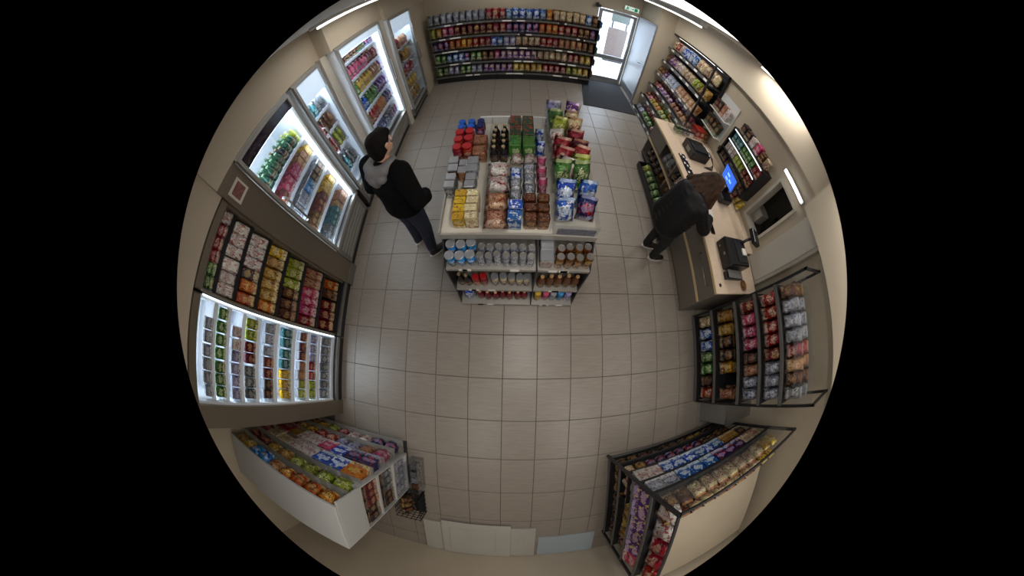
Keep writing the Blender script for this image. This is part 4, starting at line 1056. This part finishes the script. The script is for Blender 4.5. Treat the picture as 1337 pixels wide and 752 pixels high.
def eyes(parent, c, fwd, up, r=.1):
    c = Vector(c); f = Vector(fwd).normalized(); u = Vector(up); u = (u - f * u.dot(f)).normalized(); sd = f.cross(u); k = r / .1
    for s in (-1, 1):
        e = obj('eye', mlathe(((.001, -.011), (.008, -.008), (.011, 0), (.008, .008), (.001, .011)), 10, 'eyeball'), plain('eye_white', (220, 214, 208), .2), parent, c + f * .081 * k + sd * s * .031 * k + u * .004 * k)
        obj('iris', mlathe(((.001, -.005), (.004, -.003), (.005, 0), (.004, .003), (.001, .005)), 8, 'iris'), plain('eye_dark', (30, 20, 16), .2), e, f * .008)
def shoe(name, parent, heel, toe, mat):
    heel, toe = Vector(heel), Vector(toe)
    d = (toe - heel); L = d.length; d.normalize()
    o = organic(name, [('c', heel + d * .045 + Vector((0, 0, .055)), .040, heel + d * .12 + Vector((0, 0, .058)), .044), ('c', heel + d * .10 + Vector((0, 0, .05)), .044, toe - d * .04 + Vector((0, 0, .040)), .036), ('c', heel + d * .05 + Vector((0, 0, .06)), .042, heel + d * .06 + Vector((0, 0, .11)), .044)], mat, parent, .010, 3)
    an = math.atan2(d.y, d.x)
    pts = []
    for i in range(20):
        a = 2 * PI * i / 20
        x = math.cos(a) * (L / 2 + .008); y = math.sin(a) * (.048 if math.cos(a) > 0 else .042)
        pts.append((x, y))
    so = obj('sole', mprism(pts, 0.0, .024), plain('shoe_sole', (196, 192, 186), .6), o, (heel + toe) / 2 + Vector((0, 0, .002)), (0, 0, an))
    return o
# ---- the man by the fridges, seen from behind
mn = thing('person', 'person in black jacket with grey hood facing the fridges', 'person', (-1.03, 1.33, 0), R(-20), 'people in the shop')
HC = (.02, .07, 1.635); HF = (.12, 1, -.06); HU = (0, 0.06, 1)
hl = Vector((-.15, -.02, 0)); hr = Vector((.085, -.10, 0))
legs = [((-.095, 0, .93), (-.125, .03, .50), (-.15, .01, .09)), ((.095, -.01, .93), (.10, .0, .50), (.085, -.05, .09))]
sh = {-1: Vector((-.185, .02, 1.43)), 1: Vector((.185, .0, 1.43))}
el = {-1: Vector((-.285, -.02, 1.13)), 1: Vector((.285, -.05, 1.13))}
wr_ = {-1: Vector((-.215, .12, .96)), 1: Vector((.215, .10, .96))}
body = [('c', (0, 0, .97), .125, (0, .01, 1.15), .125), ('c', (0, .01, 1.15), .12, (0, .03, 1.32), .12), ('c', (-.12, .03, 1.40), .052, (.12, .02, 1.40), .052), ('c', (0, .03, 1.42), .062, (.01, .05, 1.56), .056)]
for s in (-1, 1):
    body += [('c', sh[s], .062, el[s], .046), ('c', el[s], .045, wr_[s], .032)]
    body += hand(wr_[s], (-s * .75, .55, -.45), (s * .5, .6, .4), s, .5)
for a, b, c in legs: body += [('c', a, .088, b, .058), ('c', b, .056, c, .040)]
body += face(HC, HF, HU, .103)
bo = organic('body', body, SKIN, mn, .008, 3)
eyes(mn, HC, HF, HU, .103)
JK = plain('black_jacket_cloth', (13, 13, 14), .95, var=.15, scale=9, bump=.3, spec=.1)
jk = [('e', (0, .005, .93), (.215, .165, .13)), ('c', (0, 0, .94), .165, (0, .01, 1.18), .165), ('c', (-.05, .01, 1.0), .15, (.05, .01, 1.0), .15), ('c', (-.06, .01, 1.2), .15, (.06, .01, 1.2), .15), ('c', (-.085, .02, 1.34), .125, (.085, .01, 1.34), .125), ('c', (-.15, .02, 1.42), .088, (.15, .005, 1.42), .088), ('c', (0, -.03, 1.40), .09, (0, -.03, 1.44), .085)]
for s in (-1, 1):
    jk += [('c', sh[s] + Vector((0, 0, -.005)), .092, el[s], .076), ('c', el[s], .074, wr_[s], .058), ('c', wr_[s], .056, wr_[s] + Vector((-s * .07, .06, -.05)), .062)]
organic('jacket', jk, JK, mn, .012, 5)
HG = plain('grey_hood_jersey', (112, 110, 112), .85, var=.12, scale=20, bump=.25)
hood = [('c', (-.095, .03, 1.49), .042, (-.085, -.05, 1.485), .050), ('c', (.095, .02, 1.49), .042, (.085, -.06, 1.485), .050), ('c', (-.085, -.05, 1.485), .052, (0, -.095, 1.475), .056), ('c', (.085, -.06, 1.485), .052, (0, -.095, 1.475), .056),
    ('c', (-.06, -.09, 1.43), .055, (.06, -.095, 1.43), .055), ('c', (0, -.115, 1.37), .040, (0, -.115, 1.43), .058), ('c', (-.095, .03, 1.49), .040, (-.05, .085, 1.455), .036), ('c', (.095, .02, 1.49), .040, (.055, .085, 1.455), .036)]
organic('hood', hood, HG, mn, .010, 4)
HAIR = plain('dark_hair', (16, 12, 10), .8, var=.4, scale=40, bump=.6, stretch=(1, 1, .3), spec=.15)
hc = Vector(HC)
organic('hair', [('c', hc + Vector((0, -.018, .045)), .095, hc + Vector((0, -.035, -.005)), .085), ('c', hc + Vector((0, -.05, -.02)), .070, hc + Vector((0, -.055, -.06)), .055), ('c', hc + Vector((-.02, .05, .085)), .045, hc + Vector((.04, .05, .085)), .045)], HAIR, mn, .010, 3)
JN = plain('dark_denim', (24, 30, 46), .8, var=.2, scale=30, bump=.2)
tr = [('c', (-.05, 0, .93), .125, (.05, 0, .93), .125)]
for a, b, c in legs: tr += [('c', a, .105, b, .076), ('c', b, .075, c, .060)]
organic('trousers', tr, JN, mn, .012, 4)
SHM = plain('black_shoe', (24, 22, 24), .5)
shoe('shoe', mn, hl + Vector((-.01, -.04, 0)), hl + Vector((-.04, .22, 0)), SHM)
shoe('shoe', mn, hr + Vector((0, -.03, 0)), hr + Vector((.12, .22, 0)), SHM)

# ---- the woman leaning over the counter
wm = thing('person', 'person with long brown hair in black padded jacket leaning on the counter', 'person', (1.72, 1.33, 0), R(-90), 'people in the shop')
HC2 = Vector((-.10, .13, 1.40)); HF2 = (.1, .75, -.65); HU2 = (0, .65, .75)
legs2 = [((-.075, -.16, .86), (-.10, -.05, .46), (-.085, -.06, .09)), ((.085, -.16, .86), (.09, -.02, .46), (.09, .0, .09))]
sh2 = {-1: Vector((-.20, -.02, 1.24)), 1: Vector((.13, -.06, 1.25))}
el2 = {-1: Vector((-.28, .14, 1.02)), 1: Vector((.17, .16, .99))}
wr2 = {-1: Vector((-.24, .36, .905)), 1: Vector((-.06, .42, .905))}
tors = [((0.01, -.16, .90), (.0, -.15, 1.02)), ((.0, -.15, 1.02), (-.02, -.09, 1.18))]
body2 = [('c', (-.04, -.16, .90), .11, (.05, -.16, .90), .11), ('c', (0.0, -.16, .93), .115, (-.01, -.13, 1.08), .105), ('c', (-.01, -.13, 1.08), .11, (-.03, -.07, 1.20), .11), ('c', sh2[-1] * .8 + sh2[1] * .2, .06, sh2[1] * .8 + sh2[-1] * .2, .06), ('c', (-.045, -.03, 1.24), .048, (-.085, .06, 1.34), .045)]
for s in (-1, 1):
    body2 += [('c', sh2[s], .05, el2[s], .040), ('c', el2[s], .040, wr2[s], .026)]
body2 += hand(wr2[1], (-.25, .95, -.25), (0, .2, 1), -1, .55, .9)
body2 += hand(wr2[-1], (.2, .95, -.25), (0, .2, 1), 1, .4, .9)
for a, b, c in legs2: body2 += [('c', a, .080, b, .052), ('c', b, .050, c, .036)]
body2 += face(HC2, HF2, HU2, .098)
organic('body', body2, SKIN, wm, .008, 3)
eyes(wm, HC2, HF2, HU2, .098)
PJ = plain('black_padded_nylon', (11, 11, 14), .6, var=.1, scale=12, bump=.15, spec=.3)
pj = []
for k in range(9):   # quilted rings of the padded jacket
    f = k / 8
    c = Vector((.005, -.185, .80)).lerp(Vector((-.03, -.06, 1.24)), f)
    wdt = .235 - .05 * abs(f - .45)
    pj.append(('e', c, (wdt, .186 - .02 * f, .045), (R(-14), 0, 0)))
pj += [('c', (-.055, -.18, .83), .170, (-.075, -.09, 1.18), .160), ('c', (.055, -.18, .83), .170, (.035, -.09, 1.18), .160)]
pj += [('c', sh2[-1] + Vector((.05, 0, 0)), .075, sh2[1] - Vector((.05, 0, 0)), .075), ('c', (-.05, -.04, 1.27), .07, (-.07, .0, 1.32), .06)]
for s in (-1, 1):
    for a, b, n in ((sh2[s], el2[s], 5), (el2[s], wr2[s] - (wr2[s] - el2[s]).normalized() * .03, 5)):
        for k in range(n):
            p = a.lerp(b, (k + .5) / n); q = (b - a).normalized() * .012
            pj.append(('c', p - q, .078 - .018 * (0 if a is sh2[s] else (k / n)), p + q, .078 - .018 * (0 if a is sh2[s] else (k / n))))
        pj.append(('c', a, .072, b, .054))
organic('padded_jacket', pj, PJ, wm, .010, 2, .4)
BT = plain('black_leggings', (18, 17, 19), .8, var=.1, scale=20)
t2 = [('c', (-.03, -.16, .86), .115, (.04, -.16, .86), .115)]
for a, b, c in legs2: t2 += [('c', a, .098, b, .062), ('c', b, .060, c, .046)]
organic('trousers', t2, BT, wm, .011, 4)
shoe('shoe', wm, (-.085, -.09, 0), (-.07, .15, 0), SHM)
shoe('shoe', wm, (.09, -.03, 0), (.085, .21, 0), SHM)
HB = plain('brown_hair', (60, 40, 28), .6, var=.45, scale=30, bump=.7, stretch=(1, 1, .2), spec=.25)
hx = HC2
hp = [('c', hx + Vector((0, -.02, .045)), .100, hx + Vector((0, -.06, .0)), .095), ('c', hx + Vector((0, .045, .08)), .045, hx + Vector((.0, -.02, .10)), .055)]
rh = random.Random(5)
for k in range(26):   # long loose locks falling over neck and shoulders
    a = PI * (0.0 + k / 25) * 1.18 - .28          # around the back of the head, right side to left side
    dx, dy = math.cos(a), -abs(math.sin(a)) * 1.0 + (.25 if k in (0, 1, 24, 25) else 0)
    p0 = hx + Vector((dx * .062, dy * .062 - .02, .05 + rh.uniform(-.02, .02)))
    p1 = hx + Vector((dx * .112, dy * .13 - .03, -.01 + rh.uniform(-.02, .02)))
    p2 = hx + Vector((dx * .15 + rh.uniform(-.03, .03), dy * .27 - .04 + rh.uniform(-.02, .02), -.10 - rh.uniform(0, .05) - (.06 if abs(dx) > .8 else 0)))
    hp += [('c', p0, .034, p1, .030), ('c', p1, .030, p2, .016)]
organic('hair', hp, HB, wm, .008, 1, .4)
# her phone and a paper, both on the counter
ph = thing('mobile_phone', 'dark phone under the hand of the leaning person', 'phone', (2.20, 1.29, CT))
bx('phone_body', 2.165, 2.235, 1.225, 1.355, CT, CT + .01, PLAST, ph, .004); bx('phone_glass', 2.169, 2.231, 1.23, 1.35, CT + .01, CT + .0115, plain('phone_glass', (12, 12, 16), .1), ph)
tag(bx('counter_leaflet', 2.20, 2.32, 1.46, 1.64, CT, CT + .003, plain('leaflet_pale', (206, 200, 190), .6)), 'pale leaflet on the counter by the leaning person', 'leaflet')

# ================================================================ LABELS FOR THE GOODS
groups = {}
for rec in RECS: groups.setdefault((rec[1], rec[2], rec[4], rec[5].phrase), []).append(rec)
for (colr, word, tier, ph_), rs in groups.items():
    for i, (o, c, w, cat, ti, un) in enumerate(rs):
        if len(rs) == 1: lab = '%s %s, %s, %s' % (c, w, ti, un.phrase)
        else: lab = '%s %s %s from %s, %s, %s' % (ORD[min(i, 19)], c, w, un.end, ti, un.phrase)
        tag(o, lab, cat, 'goods, ' + un.phrase)
